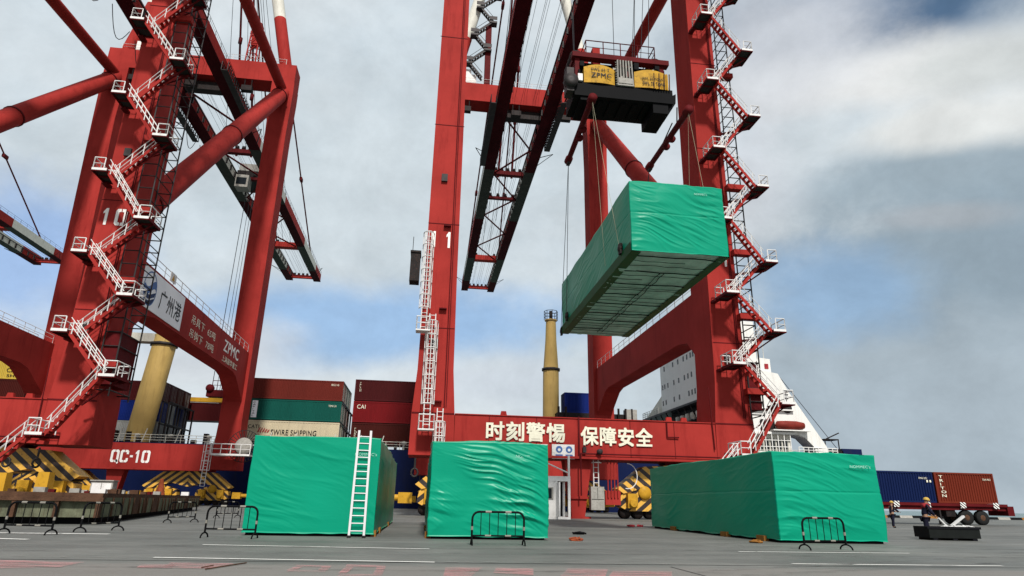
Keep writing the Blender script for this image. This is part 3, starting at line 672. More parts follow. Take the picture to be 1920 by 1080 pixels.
    # pipes on the sill face
    q = MB(); q.path([(13.9, 57.8, 1.9), (13.9, 57.8, 5.5), (27.0, 57.8, 5.5)], 0.07, 6); q.path([(22.1, 57.9, 8.6), (22.1, 57.9, 7.2), (23.2, 57.9, 7.2)], 0.06, 6); q.path([(26.4, 57.88, 12), (26.6, 57.88, 6.2)], 0.05, 6)
    q.build('conduit', M['darkred'], root)
    MB().box(14.1, 14.4, 57.7, 57.95, 5.6, 6.1).build('terminal_box', M['steel'], root); q = MB(); q.lathe((15.6, 57.6, 5.7), [(0.1, -0.2), (0.25, -0.15), (0.25, 0.2)], 12, 'y'); q.build('sill_lamp', M['steel'], root)
    for x in (7.1, 23.0, 24.5):
        q = MB(); q.prism([(x-0.35, 8.68), (x+0.35, 8.68), (x+0.22, 9.25), (x-0.22, 9.25)], 'y', 59.6, 59.9); q.build('lifting_lug', R, root)
    return root

crane11 = make_crane()
# another crane of the same kind: copies of everything, moved along the quay
crane10 = copy_tree(crane11); crane10.location.x -= 58.0
def trim(root, names):
    for c in [c for c in bpy.data.objects if c.parent == root and c.name.split('.')[0] in names]:
        for g in kids(c):
            bpy.data.objects.remove(g)
        bpy.data.objects.remove(c)
tag(crane11, 'red quay crane with the slogan on its sill beam, above the hanging green block', 'crane', 'red quay cranes')
tag(crane10, 'red quay crane marked 10 with the white port sign on its portal beam', 'crane', 'red quay cranes')
# third crane: only the boom tip shows
crane9 = empty('quay_crane', (CX, 80, 0)); 
for ch in kids(crane11):
    nm = ch.name.split('.')[0]
    if nm.startswith('boom') or nm in ('sheave_block', 'forestay', 'trolley_rail', 'trolley_rope'):
        copy_tree(ch, crane9)
q = MB()
for x in (CX-14.1, CX+14.1): q.box(x-1.6, x+1.6, 58, 62, 0, 80); q.box(x-1.7, x+1.7, 103, 106.6, 0, 76)
q.box(CX-16, CX+16, 58, 62, 5, 8.6); q.box(CX-16, CX+16, 103, 106.6, 72.5, 76.3); q.box(CX-16, CX+16, 103, 106.6, 5, 8.6); q.build('portal_frame', M['red'], crane9)
crane9.location.x = CX-135.5; 
tag(crane9, 'red and white boom tip of a further quay crane poking in at the left edge', 'crane', 'red quay cranes')

# numbers, slogans and signs
for root, num in ((crane11, '11'), (crane10, '10')):
    dx = root.location.x-CX
    for x in (CX-14.1, CX+14.1):
        stencil(num, M['numwhite'], root, x+dx-1.2, 57.97, 24.45, 0.98 if num == '10' else 0.9, 1.65, 0.42 if num == '10' else 0.75)
lettering('时刻警惕', M['letter'], crane11, (5.35, 57.93, 6.42), (1, 0, 0), (0, 0, 1), 7.15, 1.70, 0.05, name='slogan_lettering')
lettering('保障安全', M['letter'], crane11, (13.95, 57.93, 6.25), (1, 0, 0), (0, 0, 1), 6.75, 1.70, 0.05, name='slogan_lettering')
stencil('QC-10', M['numwhite'], crane10, -44.9, 102.77, 5.7, 1.12, 1.75, 0.16)
sg = MB().box(11.3, 13.35, 57.88, 57.94, 5.0, 6.25).build('safety_sign', M['white'], crane11)
for x in (11.95, 12.85):
    MB().lathe((x, 57.86, 5.82), [(0.3, 0), (0.3, 0.02)], 20, 'y').build('blue_disc', M['skyblue'], sg)
    MB().lathe((x, 57.845, 5.78), [(0.13, 0), (0.13, 0.015)], 14, 'y').build('white_symbol', M['white'], sg)
    MB().box(x-0.33, x+0.33, 57.86, 57.88, 5.12, 5.38).build('caption_bar', M['skyblue'], sg)
# long white plate hidden partly by the cover
MB().box(5.2, 10.9, 57.88, 57.92, 6.0, 6.22).build('white_strip', M['white'], crane11)
# port sign on crane 10's portal beam (outer face)
PX = CX+14.1-58.0+1.2
sg = MB().box(PX, PX+0.08, 62.6, 74.0, 18.7, 22.6).build('port_sign', M['signwhite'], crane10)
U, V = (0, 1, 0), (0, 0, 1); sx_ = PX+0.09
lettering('广州港', M['inkblack'], sg, (sx_, 67.4, 19.45), U, V, 6.0, 2.1, 0.01, name='sign_lettering')
q = MB(); n = 28; cy, cz = 64.8, 20.7
q.add([(sx_+0.004, cy+1.55*cos(2*pi*k/n), cz+1.75*sin(2*pi*k/n)) for k in range(n)]+[(sx_+0.004, cy+1.42*cos(2*pi*k/n), cz+1.6*sin(2*pi*k/n)) for k in range(n)], [(k, (k+1) % n, n+(k+1) % n, n+k) for k in range(n)])
q.build('emblem_ring', M['skyblue'], sg)
def band(z_a, z_b, m, ph, amp=0.28, nm='emblem_wave'):
    q = MB(); m_ = 14; top = []; bot = []
    for k in range(m_+1):
        y = cy-1.45+2.9*k/m_; lim = 1.6*sqrt(max(0, 1-((y-cy)/1.45)**2))
        w = amp*sin((k/m_)*pi*1.6+ph)
        top.append((sx_+0.008, y, cz+max(-lim, min(lim, z_b+w)))); bot.append((sx_+0.008, y, cz+max(-lim, min(lim, z_a+w))))
    q.add(bot+top, [(k, k+1, m_+1+k+1, m_+1+k) for k in range(m_)]); q.build(nm, m, sg)
band(-1.7, -0.95, M['navy'], 2.6); band(-0.8, -0.35, M['navy'], 2.6); band(-0.25, 0.55, M['skyblue'], 3.4, 0.5)
q = MB(); q.box(sx_-0.003, sx_+0.001, 64.0, 64.02, 20, 20.01)
q.build('sign_rivet', M['signwhite'], sg)
for txt, y, z in (('吊具下', 77.3, 20.5), ('吊钩下', 77.3, 18.9)): lettering(txt, M['letter'], crane10, (PX+0.01, y, z), U, V, 4.6, 1.05, 0.0)
for txt, y, z in (('65吨', 83.2, 20.5), ('78吨', 83.2, 18.9)): lettering(txt, M['letter'], crane10, (PX+0.01, y, z), U, V, 3.2, 1.05, 0.0)
lettering('ZPMC', M['numwhite'], crane10, (PX+0.01, 90.4, 20.2), U, V, 7.4, 1.6, 0.02)
lettering('上海振华重工', M['letter'], crane10, (PX+0.01, 90.4, 18.8), U, V, 7.4, 0.85, 0.01)
q = MB(); q.prism([(69.2, 23.1), (70.8, 23.1), (70.8, 24.1), (69.2, 24.1)], 'x', PX-0.06, PX); wp = q.build('warning_plate', M['white'], crane10); MB().prism([(69.6, 23.25), (70.4, 23.25), (70.0, 23.95)], 'x', PX+0.004, PX+0.012).build('warning_symbol', M['yellow'], wp)
# fixed ladders on crane 11's left leg
caged_ladder(crane11, -1.25, -0.25, 57.6, 15.9, 25.8); caged_ladder(crane11, -0.5, 0.6, 57.4, 7.1, 17.6); caged_ladder(crane11, 0.7, 1.7, 57.5, 0.6, 9.0, platform=False)
q = MB(); q.box(-2.35, -1.45, 57.6, 59.0, 20.8, 23.6); q.box(-2.4, -1.4, 57.5, 59.1, 23.6, 23.8); q.tube((-2.2, 57.6, 23.8), (-2.2, 57.6, 25.2), 0.03, 4); q.build('junction_box', M['tiledark'], crane11)
for z in (26.6, 18.2, 9.6): MB().box(0.6, 1.3, 57.6, 58.0, z, z+0.1).build('bracket', M['darkred'], crane11)
for ch in kids(crane10):
    if ch.name.startswith('rear_leg') and sum(v.co.x for v in ch.data.vertices)/len(ch.data.vertices) < 0:
        ch.data = ch.data.copy()
        for v in ch.data.vertices: v.co.x += 1.9*max(0.0, 1-v.co.z/60)
# ladder at crane 10's rear right leg with platform
caged_ladder(crane10, -31.6, -30.4, 100.6, 2.6, 8.6, platform=False)
q = MB(); q.box(-30.4, -25.0, 100.0, 102.4, 6.9, 7.15); handrail_mb(q, [(-30.4, 100, 7.1), (-25, 100, 7.1)], 1.4, 0.06, 1.4); q.build('service_platform', M['white'], crane10)

# cable reel behind block
q = MB(); cxr, cyr, czr = -26.4, 101.8, 8.4
for k in range(28):
    a = 2*pi*k/28; q.beam((cxr, cyr, czr), (cxr+2.3*cos(a), cyr, czr+2.3*sin(a)), 0.08, 0.1)
q.path([(cxr+2.3*cos(2*pi*k/28), cyr, czr+2.3*sin(2*pi*k/28)) for k in range(29)], 0.05, 4); q.build('cable_reel', M['steel'], crane10); MB().lathe((cxr, cyr, czr), [(0.2, -0.35), (1.2, -0.35), (1.2, 0.3), (0.2, 0.3)], 20, 'y').build('reel_drum', M['greywhite'], crane10)

# trolleys (part of their cranes)
def trolley(root, cx, y, cab=True):
    q = MB(); q.box(cx-4.6, cx+4.6, y-3.2, y+3.2, 70.6, 71.6); q.box(cx-3.6, cx+3.6, y-2.6, y+2.6, 71.6, 73.4)
    for a in (-1, 1):
        for c in (-1, 1): q.lathe((cx+a*4.0, y+c*2.5, 71.6), [(0.1, -0.2), (0.5, -0.2), (0.5, 0.2), (0.1, 0.2)], 10, 'x')
    t = q.build('trolley', M['tiledark'], root)
    if cab:
        q = MB(); q.box(cx-2.6, cx+0.2, y-6.0, y-3.2, 67.6, 70.6); c = q.build('operator_cab', M['greywhite'], t)
        q = MB(); q.box(cx-2.4, cx-0.2, y-6.04, y-5.98, 68.2, 69.9); q.build('cab_window', M['glass'], c)
        q = MB(); q.box(cx-3.4, cx+2.8, y-2.2, y+2.2, 73.4, 75.4); q.build('hoist_house', M['greywhite'], t)
    return t
trolley(crane11, CX-2.5, 36.5, False)
trolley(crane10, CX-58.0, 143)
# festoon loops under crane 10's left girder
for k in range(9):
    y = 60+k*8.0; pts = [(CX-58-6.3, y+6*t/8, 70-3.6*sin(pi*t/8)) for t in range(9)]
    MB().path(pts, 0.06, 5).build('festoon_cable', M['rope'], crane10)

# ------------------------------------------------------------------ wrapped modules
def cover_mat():
    m = bpy.data.materials.new('green_tarpaulin'); m.use_nodes = True; t = m.node_tree; n = t.nodes; l = t.links; b = n['Principled BSDF']
    g = n.new('ShaderNodeNewGeometry'); k = n.new('ShaderNodeTexNoise'); k.inputs['Scale'].default_value = 0.5; k.inputs['Detail'].default_value = 5
    l.new(g.outputs['Position'], k.inputs[0]); mx = n.new('ShaderNodeMix'); mx.data_type = 'RGBA'
    mx.inputs[6].default_value = (0.0003, 0.215, 0.122, 1); mx.inputs[7].default_value = (0.0006, 0.260, 0.155, 1); l.new(k.outputs[0], mx.inputs[0]); l.new(mx.outputs[2], b.inputs['Base Color'])
    b.inputs['Roughness'].default_value = 0.34; b.inputs['Specular IOR Level'].default_value = 0.16
    mp = n.new('ShaderNodeMapping'); mp.inputs['Scale'].default_value = (1.2, 1.2, 7.0); mp.inputs['Rotation'].default_value = (0.0, 0.35, 0.0); l.new(g.outputs['Position'], mp.inputs[0])
    k2 = n.new('ShaderNodeTexNoise'); k2.inputs['Scale'].default_value = 1.3; k2.inputs['Detail'].default_value = 7; k2.inputs['Roughness'].default_value = 0.6; k2.inputs['Distortion'].default_value = 0.6
    l.new(mp.outputs[0], k2.inputs[0]); bp = n.new('ShaderNodeBump'); bp.inputs['Strength'].default_value = 0.12; bp.inputs['Distance'].default_value = 0.04
    l.new(k2.outputs[0], bp.inputs['Height']); l.new(bp.outputs[0], b.inputs['Normal'])
    return m
M['cover'] = cover_mat()
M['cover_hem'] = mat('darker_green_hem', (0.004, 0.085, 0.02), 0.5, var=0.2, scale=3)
M['under'] = mat('grey_green_underside_film', (0.56, 0.66, 0.58), 0.6, var=0.25, scale=4, bump=0.3, bscale=6)

def wrapped(name, x0, y0, z0, w, L_, h, seed, label, tight=1.0, lettering_at=0.72, rotz=0.0):
    root = empty(name, (x0+w/2, y0+L_/2, z0), label, 'wrapped cargo', 'cargo blocks under green covers')
    cx, cy = w/2, L_/2
    def ridge(p, ang, sx, sy, k):
        u = p[0]*cos(ang)+p[1]*sin(ang); v = -p[0]*sin(ang)+p[1]*cos(ang)
        return 1-abs(noise.noise(Vector((u*sx, v*sy, seed*3.1+k))))*2.2
    def disp(P):
        x, y, z = P; ex = min(x, w-x); ey = min(y, L_-y); ez = min(z, h-z)
        nx = (-1 if x < 1e-4 else (1 if x > w-1e-4 else 0)); ny = (-1 if y < 1e-4 else (1 if y > L_-1e-4 else 0)); nz = 1 if z > h-1e-4 else 0
        v = Vector((0, 0, 0))
        if ny: a, b2 = x, z
        elif nx: a, b2 = y, z
        else: a, b2 = x, y*0.5
        # folds hang from the top corners and sweep diagonally across each face
        an = (-0.24, -0.30, -0.22, -0.16)[int(seed) % 4]; sf = 0.35 if nx else 1.0
        b2 = b2+0.45*noise.noise(Vector((a*0.35, b2*0.35, seed+3)))+0.12*noise.noise(Vector((a*0.9, b2*0.9, seed+4)))
        mk = max(0.0, min(1.0, 0.5+1.6*noise.noise(Vector((a*0.45, b2*0.5, seed+9)))))
        mk2 = max(0.0, min(1.0, 0.35+2.0*noise.noise(Vector((a*0.6, b2*0.6, seed+19)))))
        f = 0.070*sf*tight*mk*max(0.0, ridge((a, b2), an, 0.34, 2.6, 0))
        f += 0.038*sf*tight*mk2*max(0.0, ridge((a, b2), an-0.12, 0.45, 6.0, 7))
        f += 0.012*sf*tight*mk*max(0.0, ridge((a, b2), an-0.35, 0.5, 9.0, 5))
        f -= (0.020 if seed > 3 else 0.0)*math.exp(-((z-h*0.55-0.03*noise.noise(Vector((x, y, seed))))/0.03)**2) if (nx or ny) else 0.0      # sewn seam
        f += 0.09*noise.noise(Vector((a*0.35, b2*0.45, seed+20)))
        edge = min(1.0, 0.25+min(ex if not nx else 9, ey if not ny else 9, ez if not nz else 9)*1.6)
        if ny or nx: edge *= 1.0
        n3 = Vector((nx, ny, nz))
        if n3.length > 0: n3.normalize()
        v += n3*(f*edge)
        # soft corners pulled over the frame
        if nz: v.z += 0.06*noise.noise(Vector((x*0.7, y*0.7, seed+40)))-0.10*min(1, ex)*min(1, ey)*0.6
        if z < 0.02 and (nx or ny): v.z += 0.05*noise.noise(Vector((x*1.3, y*1.3, seed+60))); v += n3*0.03
        return Vector(P)+v
    q = MB(); cache = {}
    def face(f, nu, nv):
        idx = []
        for j in range(nv+1):
            for i in range(nu+1):
                P = f(i/nu, j/nv); key = tuple(round(c, 4) for c in P)
                if key not in cache: cache[key] = len(q.v); D = disp(P); q.v.append((D.x+x0, D.y+y0, D.z+z0))
                idx.append(cache[key])
        for j in range(nv):
            for i in range(nu):
                q.f.append((idx[j*(nu+1)+i], idx[j*(nu+1)+i+1], idx[(j+1)*(nu+1)+i+1], idx[(j+1)*(nu+1)+i])); q.s.append(True)
    if z0 < 1: MB().box(x0+0.10, x0+w-0.10, y0+0.10, y0+L_-0.10, 0.0, 0.3).build('contact_shade_box', M['black'], root)  # black inset box added to draw the contact shadow under the cover
    nw, nh, nl = 150, 130, 170
    face(lambda u, v: (u*w, 0, v*h), nw, nh); face(lambda u, v: (u*w, L_, v*h), nw, nh)
    face(lambda u, v: (0, u*L_, v*h), nl, nh); face(lambda u, v: (w, u*L_, v*h), nl, nh); face(lambda u, v: (u*w, v*L_, h), nw, nl)
    cov = q.build('cover', M['cover'], root)
    return root, cov
M['print'] = mat('faded_pale_print', (0.45, 0.80, 0.68), 0.6)
def small_print(cov, x, y, z, wd=0.62, txt='NOMMEC’s'):
    lettering(txt, M['print'], cov, (x, y, z), (1, 0, 0), (0, 0, 1), wd, 0.10, 0.0, 0.004, name='printed_lettering')
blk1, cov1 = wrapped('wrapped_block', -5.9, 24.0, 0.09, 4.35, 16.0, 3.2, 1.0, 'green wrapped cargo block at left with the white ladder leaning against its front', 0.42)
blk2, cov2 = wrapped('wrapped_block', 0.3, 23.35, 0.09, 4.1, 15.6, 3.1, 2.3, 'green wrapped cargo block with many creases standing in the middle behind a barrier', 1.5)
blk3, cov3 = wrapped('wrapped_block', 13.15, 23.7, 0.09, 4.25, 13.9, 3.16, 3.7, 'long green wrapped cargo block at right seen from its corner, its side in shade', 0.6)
blk4, cov4 = wrapped('hanging_block', 8.62, 25.6, 11.95, 4.5, 15.0, 3.42, 4.9, 'green wrapped cargo block hanging in the air from the crane', 0.95)
small_print(cov1, -2.4, 23.95, 2.68, 0.75); small_print(cov2, 3.25, 23.28, 2.72, 0.72); small_print(cov3, 16.25, 23.62, 2.72, 0.85); small_print(cov4, 11.7, 25.53, 14.9, 0.62)
# chocks the ground blocks stand on
def chock(root, x, y, m='wood', s=0.2):
    MB().box(x-s/2, x+s/2, y-0.3, y+0.3, 0.0, s).build('timber_chock', M[m], root)
for x, y in ((-1.58, 24.4), (-1.58, 27.0), (-1.58, 34.0)): chock(blk1, x, y)
for x, y in ((0.30, 24.0), (0.3, 30.0)): chock(blk2, x, y)
for x, y in ((13.13, 25.0), (13.13, 28.2), (13.13, 34.2)): chock(blk3, x, y)
# underside, hem and lugs of the hanging block
ux0, ux1, uy0, uy1, uz = 8.62, 13.12, 25.6, 40.6, 11.95
q = MB(); nx_, ny_ = 40, 130
vs = []
for j in range(ny_+1):
    for i in range(nx_+1):
        x = ux0+(ux1-ux0)*i/nx_; y = uy0+(uy1-uy0)*j/ny_
        z = uz-0.02+0.035*(1-2.0*abs(noise.noise(Vector((x*0.35, y*2.2, 3.3)))))-0.05*(1 if abs(noise.noise(Vector((x*0.25, y*1.7, 8.8)))) < 0.03 else 0)
        vs.append((x, y, z if 0 < i < nx_ and 0 < j < ny_ else uz))
q.add(vs, [(j*(nx_+1)+i, j*(nx_+1)+i+1, (j+1)*(nx_+1)+i+1, (j+1)*(nx_+1)+i) for j in range(ny_) for i in range(nx_)], True)
un = q.build('underside', M['under'], blk4)
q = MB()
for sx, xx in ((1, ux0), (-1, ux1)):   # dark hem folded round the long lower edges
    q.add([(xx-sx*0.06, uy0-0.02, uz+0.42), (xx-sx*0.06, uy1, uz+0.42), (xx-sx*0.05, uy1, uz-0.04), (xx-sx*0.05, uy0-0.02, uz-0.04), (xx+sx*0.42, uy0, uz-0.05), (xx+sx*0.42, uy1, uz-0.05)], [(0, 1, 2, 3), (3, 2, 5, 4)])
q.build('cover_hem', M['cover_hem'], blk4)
random.seed(3)
for k in range(24):
    y = uy0+0.5+k*0.6+random.uniform(-.15, .15); q = MB(); xa = ux0+0.4; xb = ux1-0.4
    pts = [Vector((xa+(xb-xa)*i/6, y+random.uniform(-.07, .07), uz-0.075)) for i in range(7)]
    if k % 4 == 1: pts = pts[:random.randint(3, 5)]
    q.path(pts, 0.014 if k % 3 else 0.028, 4); q.build('lashing_cord', M['black'], un)
q = MB()
for dx in (-0.12, 0.14):
    pts = [Vector(((ux0+ux1)/2+dx+random.uniform(-.05, .05), uy0+2.5+i*0.6, uz-0.09)) for i in range(20)]; q.path(pts, 0.022, 4)
q.build('lashing_cord', M['black'], un)
lugs = [(ux0-0.1, 27.0, uz+0.62), (ux0-0.1, 38.7, uz+0.62), (ux1+0.1, 27.0, uz+0.62), (ux1+0.1, 38.7, uz+0.62), (ux0-0.05, 40.55, uz+0.12)]
for (x, y, z) in lugs:
    q = MB(); q.lathe((x, y, z), [(0.06, -0.10), (0.15, -0.09), (0.17, 0.0), (0.15, 0.09), (0.06, 0.10)], 10, 'x'); q.box(x-0.06, x+0.06, y-0.14, y+0.14, z-0.28, z+0.24); q.build('lifting_lug', M['tiledark'], blk4)

# ------------------------------------------------------------------ spreader frame, lift beams and slings
def X_(px, py, y): return at_y(px, py, y)
SY0, SY1 = 33.2, 35.7
hb = empty('headblock_spreader', (11.9, 35.4, 26), 'black and yellow headblock with red frame hanging on ropes under the right-hand crane', 'crane spreader')
p_l = at_y(1078, 205, SY0); p_r = at_y(1262, 190, SY0); x0, x1 = p_l.x, p_r.x; zb = at_y(1160, 176, SY0).z-0.35
q = MB(); q.box(x0, x1, SY0, SY1, zb, zb+1.0); q.box(x0+0.4, x0+1.2, SY0+0.1, SY1-0.1, zb-0.25, zb); q.box(x1-1.3, x1-0.3, SY0+0.1, SY1-0.1, zb-0.7, zb)
for k in range(6): xx = x0+1.6+k*0.75; q.box(xx, xx+0.3, SY0+0.4, SY1-0.4, zb-0.12, zb)
q.prism([(x1-0.2, zb+0.6), (x1+0.3, zb+0.9), (x1+0.25, zb+0.2), (x1-0.2, zb-0.3)], 'y', SY0+0.2, SY1-0.2)
q.build('lower_frame', M['black'], hb)
zt = zb+2.9
q = MB(); q.box(x0-0.1, x1-0.1, SY0, SY0+0.5, zt, zt+0.35); q.box(x0-0.1, x1-0.1, SY1-0.5, SY1, zt, zt+0.35)
for xx in (x0, (x0+x1)/2-0.5, x1-0.8): q.box(xx, xx+0.5, SY0+0.5, SY1-0.5, zt-0.05, zt+0.3)
for xx in (x0+0.1, x1-0.7): q.box(xx, xx+0.3, SY0+0.2, SY1-0.2, zb+1.0, zt)
q.build('upper_frame', M['darkred'], hb)
mid = (x0+x1)/2
random.seed(31)
for k in range(26):
    cx_ = random.uniform(x0+0.2, x1-0.4); w_ = random.uniform(0.08, 0.35); h0 = zb+random.uniform(1.0, 2.4)
    MB().box(cx_, cx_+w_, SY0+0.02, SY0+0.5, h0, h0+random.uniform(0.08, 0.5)).build('fitting', random.choice((M['black'], M['black'], M['yellow'], M['greywhite'], M['darkred'])), hb)
for k in range(7):
    cx_ = x1-1.25+k*0.17; MB().tube((cx_, SY0-0.12, zb+0.9), (cx_+0.05, SY0-0.1, zb+2.1), 0.04, 6).build('hydraulic_hose', M['yellow'] if k % 2 else M['rust'], hb)
MB().box(x0+0.3, x1-0.2, SY0+0.6, SY1-0.4, zb+1.0, zt).build('machinery_core', M['black'], hb)
for a, b_, txts in ((x0+0.6, mid-0.6, ('SWL 65 T', 'ZPMC', '   ▪    ▪   ')), (mid+0.7, x1-0.25, ('SWL 65 TONS', 'SWL 75 TONS', ' '))):
    q = MB(); n = 10; vs = []; w_ = b_-a
    for i in range(n+1):
        t_ = i/n; yy = SY0-0.02-0.10*sin(pi*t_); vs += [(a+w_*t_, yy, zb+0.95), (a+w_*t_, yy, zb+2.1+0.2*sin(pi*t_))]
    q.add(vs, [(2*i, 2*i+2, 2*i+3, 2*i+1) for i in range(n)], True); q.box(a, b_, SY0+0.05, SY1-0.3, zb+0.95, zb+2.0)
    bx_ = q.build('yellow_tank', M['dirtyyellow'], hb)
    lettering(txts[1], M['inkblack'], bx_, (a+0.35*w_*0.5+0.1, SY0-0.15, zb+1.32 if 'Z' in txts[1] else zb+1.12), (1, 0, 0), (0, 0, 1), w_*0.66, 0.34 if 'Z' in txts[1] else 0.26, 0.02)
    lettering(txts[0], M['inkblack'], bx_, (a+0.35*w_*0.5+0.1, SY0-0.15, zb+1.8 if 'Z' in txts[1] else zb+1.5), (1, 0, 0), (0, 0, 1), w_*0.6, 0.2, 0.01)
q = MB(); q.box(mid-0.45, mid+0.65, SY0-0.1, SY0+0.2, zb+0.95, zb+1.05)
for k in range(6): q.tube((mid-0.4+k*0.2, SY0-0.05, zb+1.0), (mid-0.35+k*0.18, SY0, zt), 0.05, 5)
for k in range(10): q.tube((mid-0.55, SY0-0.1, zb+1.0+k*0.18), (mid-0.42, SY0-0.1, zb+1.0+k*0.18), 0.04, 4)
q.box(mid-0.35, mid+0.55, SY0-0.12, SY0, zb+1.1, zb+1.5); q.build('latch_gear', M['greywhite'], hb)
q = MB(); handrail_mb(q, [(x0+0.8, SY0+0.1, zt+0.35), (x1-1.0, SY0+0.1, zt+0.35), (x1-1.0, SY1-0.1, zt+0.35), (x0+0.8, SY1-0.1, zt+0.35), (x0+0.8, SY0+0.1, zt+0.35)], 1.0, 0.035, 1.25, 1); q.build('handrail', M['darkred'], hb)
q = MB(); q.box(mid-1.7, mid-1.2, SY0+1, SY0+1.5, zt+0.3, zt+1.6); q.build('red_post', M['red'], hb)
for xx in (x0+0.1, x1-0.9):
    q = MB(); q.prism([(xx-0.1, zt+0.35), (xx+0.8, zt+0.35), (xx+0.75, zt+1.2), (xx+0.55, zt+1.5), (xx+0.3, zt+1.4)], 'y', SY0+1.4, SY0+3.0); q.lathe((xx+0.4, SY0+2.2, zt+1.0), [(0.1, -0.9), (0.5, -0.9), (0.5, 0.9), (0.1, 0.9)], 14, 'y'); q.build('sheave_housing', M['tiledark'], hb)
q = MB(); q.box(x0-0.5, x0-0.05, SY0-0.1, SY0+0.8, zb+0.2, zb+1.9); q.lathe((x0-0.25, SY0-0.2, zb+0.9), [(0.1, -0.1), (0.45, -0.1), (0.45, 0.4), (0.1, 0.4)], 12, 'y'); q.build('end_gearbox', M['steel'], hb)
q = MB(); q.box(x0+0.2, x0+0.5, SY0-0.12, SY0, zb+1.0, zb+1.5); q.build('work_lamp', M['white'], hb)
for (xx, yy, tx, ty) in ((x0+0.5, 35.2, 7.6, 34.0), (x0+0.62, 35.8, 7.9, 38.0), (mid-0.0, 35.0, 11.2, 34.6), (x1-1.9, 35.2, 15.0, 34.2), (x1-1.55, 35.8, 15.4, 37.8), (x1-1.3, 35.2, 15.9, 34.4), (x1-0.6, 35.6, 16.6, 37.6)):
    MB().tube((xx, yy, zt+1.2), (tx, ty, 70.4), 0.022, 5).build('hoist_rope', M['rope'], hb)
# lifting beams: each hangs lengthways from the headblock
def lift_beam(pn, pf, yn, yf, label):
    a = at_y(*pn, yn); b = at_y(*pf, yf); r = empty('lifting_beam', a, label, 'lifting beam', 'red lifting beams')
    q = MB(); q.tube(a, b, 0.19, 12); d = (b-a)
    for f in (0.0, 1.0): p = a+d*f; q.lathe(p, [(0.05, -0.3), (0.27, -0.26), (0.27, 0.26), (0.05, 0.3)], 12, 'y')
    q.build('beam', M['red'] if False else M['darkred'], r)
    for f in (0.42, 0.56): p = a+d*f; MB().lathe(p+Vector((0.12, 0, -0.14)), [(0.04, -0.1), (0.24, -0.1), (0.24, 0.1), (0.04, 0.1)], 10, 'y').build('shackle', M['darkred'], r)
    for f, xx in ((0.25, 0), (0.75, 0)):
        p = a+d*f; MB().tube(p, (p.x+0.1, min(max(p.y, SY0+0.3), SY1-0.3), zb+0.1), 0.045, 6).build('chain', M['steel'], r)
    MB().box(b.x-0.12, b.x+0.12, b.y-0.25, b.y+0.25, b.z-0.35, b.z-0.1).build('end_hook', M['steel'], r)
    return r, a, b
lb1, a1, b1 = lift_beam((1110, 186), (1066, 300), 32.2, 40.2, 'left lifting beam slung under the headblock, above the left edge of the hanging block')
lb2, a2, b2 = lift_beam((1290, 208), (1218, 312), 31.5, 40.2, 'right lifting beam slung under the headblock, in front of the stair tower leg')
def sling(r, p, q_, t=0.02, m='rope'): MB().tube(p, q_, t, 5).build('sling', M[m], r)
sling(lb1, b1, (ux0-0.12, 38.7, uz+0.65)); sling(lb1, b1, (ux0-0.1, 40.5, uz+0.2)); sling(lb1, a1, (ux0-0.14, 27.0, uz+0.65), 0.009, 'strap'); sling(lb1, a1, (ux0-0.1, 29.6, uz+0.7), 0.008, 'strap')
sling(lb2, b2, (ux1+0.12, 38.7, uz+0.65)); sling(lb2, b2, (ux1+0.1, 40.5, uz+0.2)); sling(lb2, a2, (ux1+0.14, 27.0, uz+0.65), 0.009, 'strap'); sling(lb2, a2, (ux1+0.1, 30.0, uz+0.6), 0.007, 'strap')

# ------------------------------------------------------------------ ladder
lp0 = at_y(653, 1006, 23.7); lpt = at_y(686, 808, 23.95)
lad = empty('ladder', (-2.1, 23.55, 0), 'white aluminium ladder leaning against the left green block', 'ladder')
bl, br = at_y(654, 1005, 23.25), at_y(682, 1006, 23.25); tl, tr = at_y(674, 807, 23.8), at_y(696, 808, 23.8)
for a, b_ in ((bl, tl), (br, tr)): MB().beam(Vector((a.x, a.y, 0.02)), b_, 0.075, 0.05).build('rail', M['alu'], lad); MB().box(a.x-0.06, a.x+0.06, a.y-0.06, a.y+0.06, 0, 0.08).build('rubber_foot', M['rubber'], lad)
for k in range(14):
    f = 0.055+k*0.068; MB().tube(Vector((bl.x, bl.y, 0.02)).lerp(tl, f), Vector((br.x, br.y, 0.02)).lerp(tr, f), 0.022, 6).build('rung', M['alu'], lad)

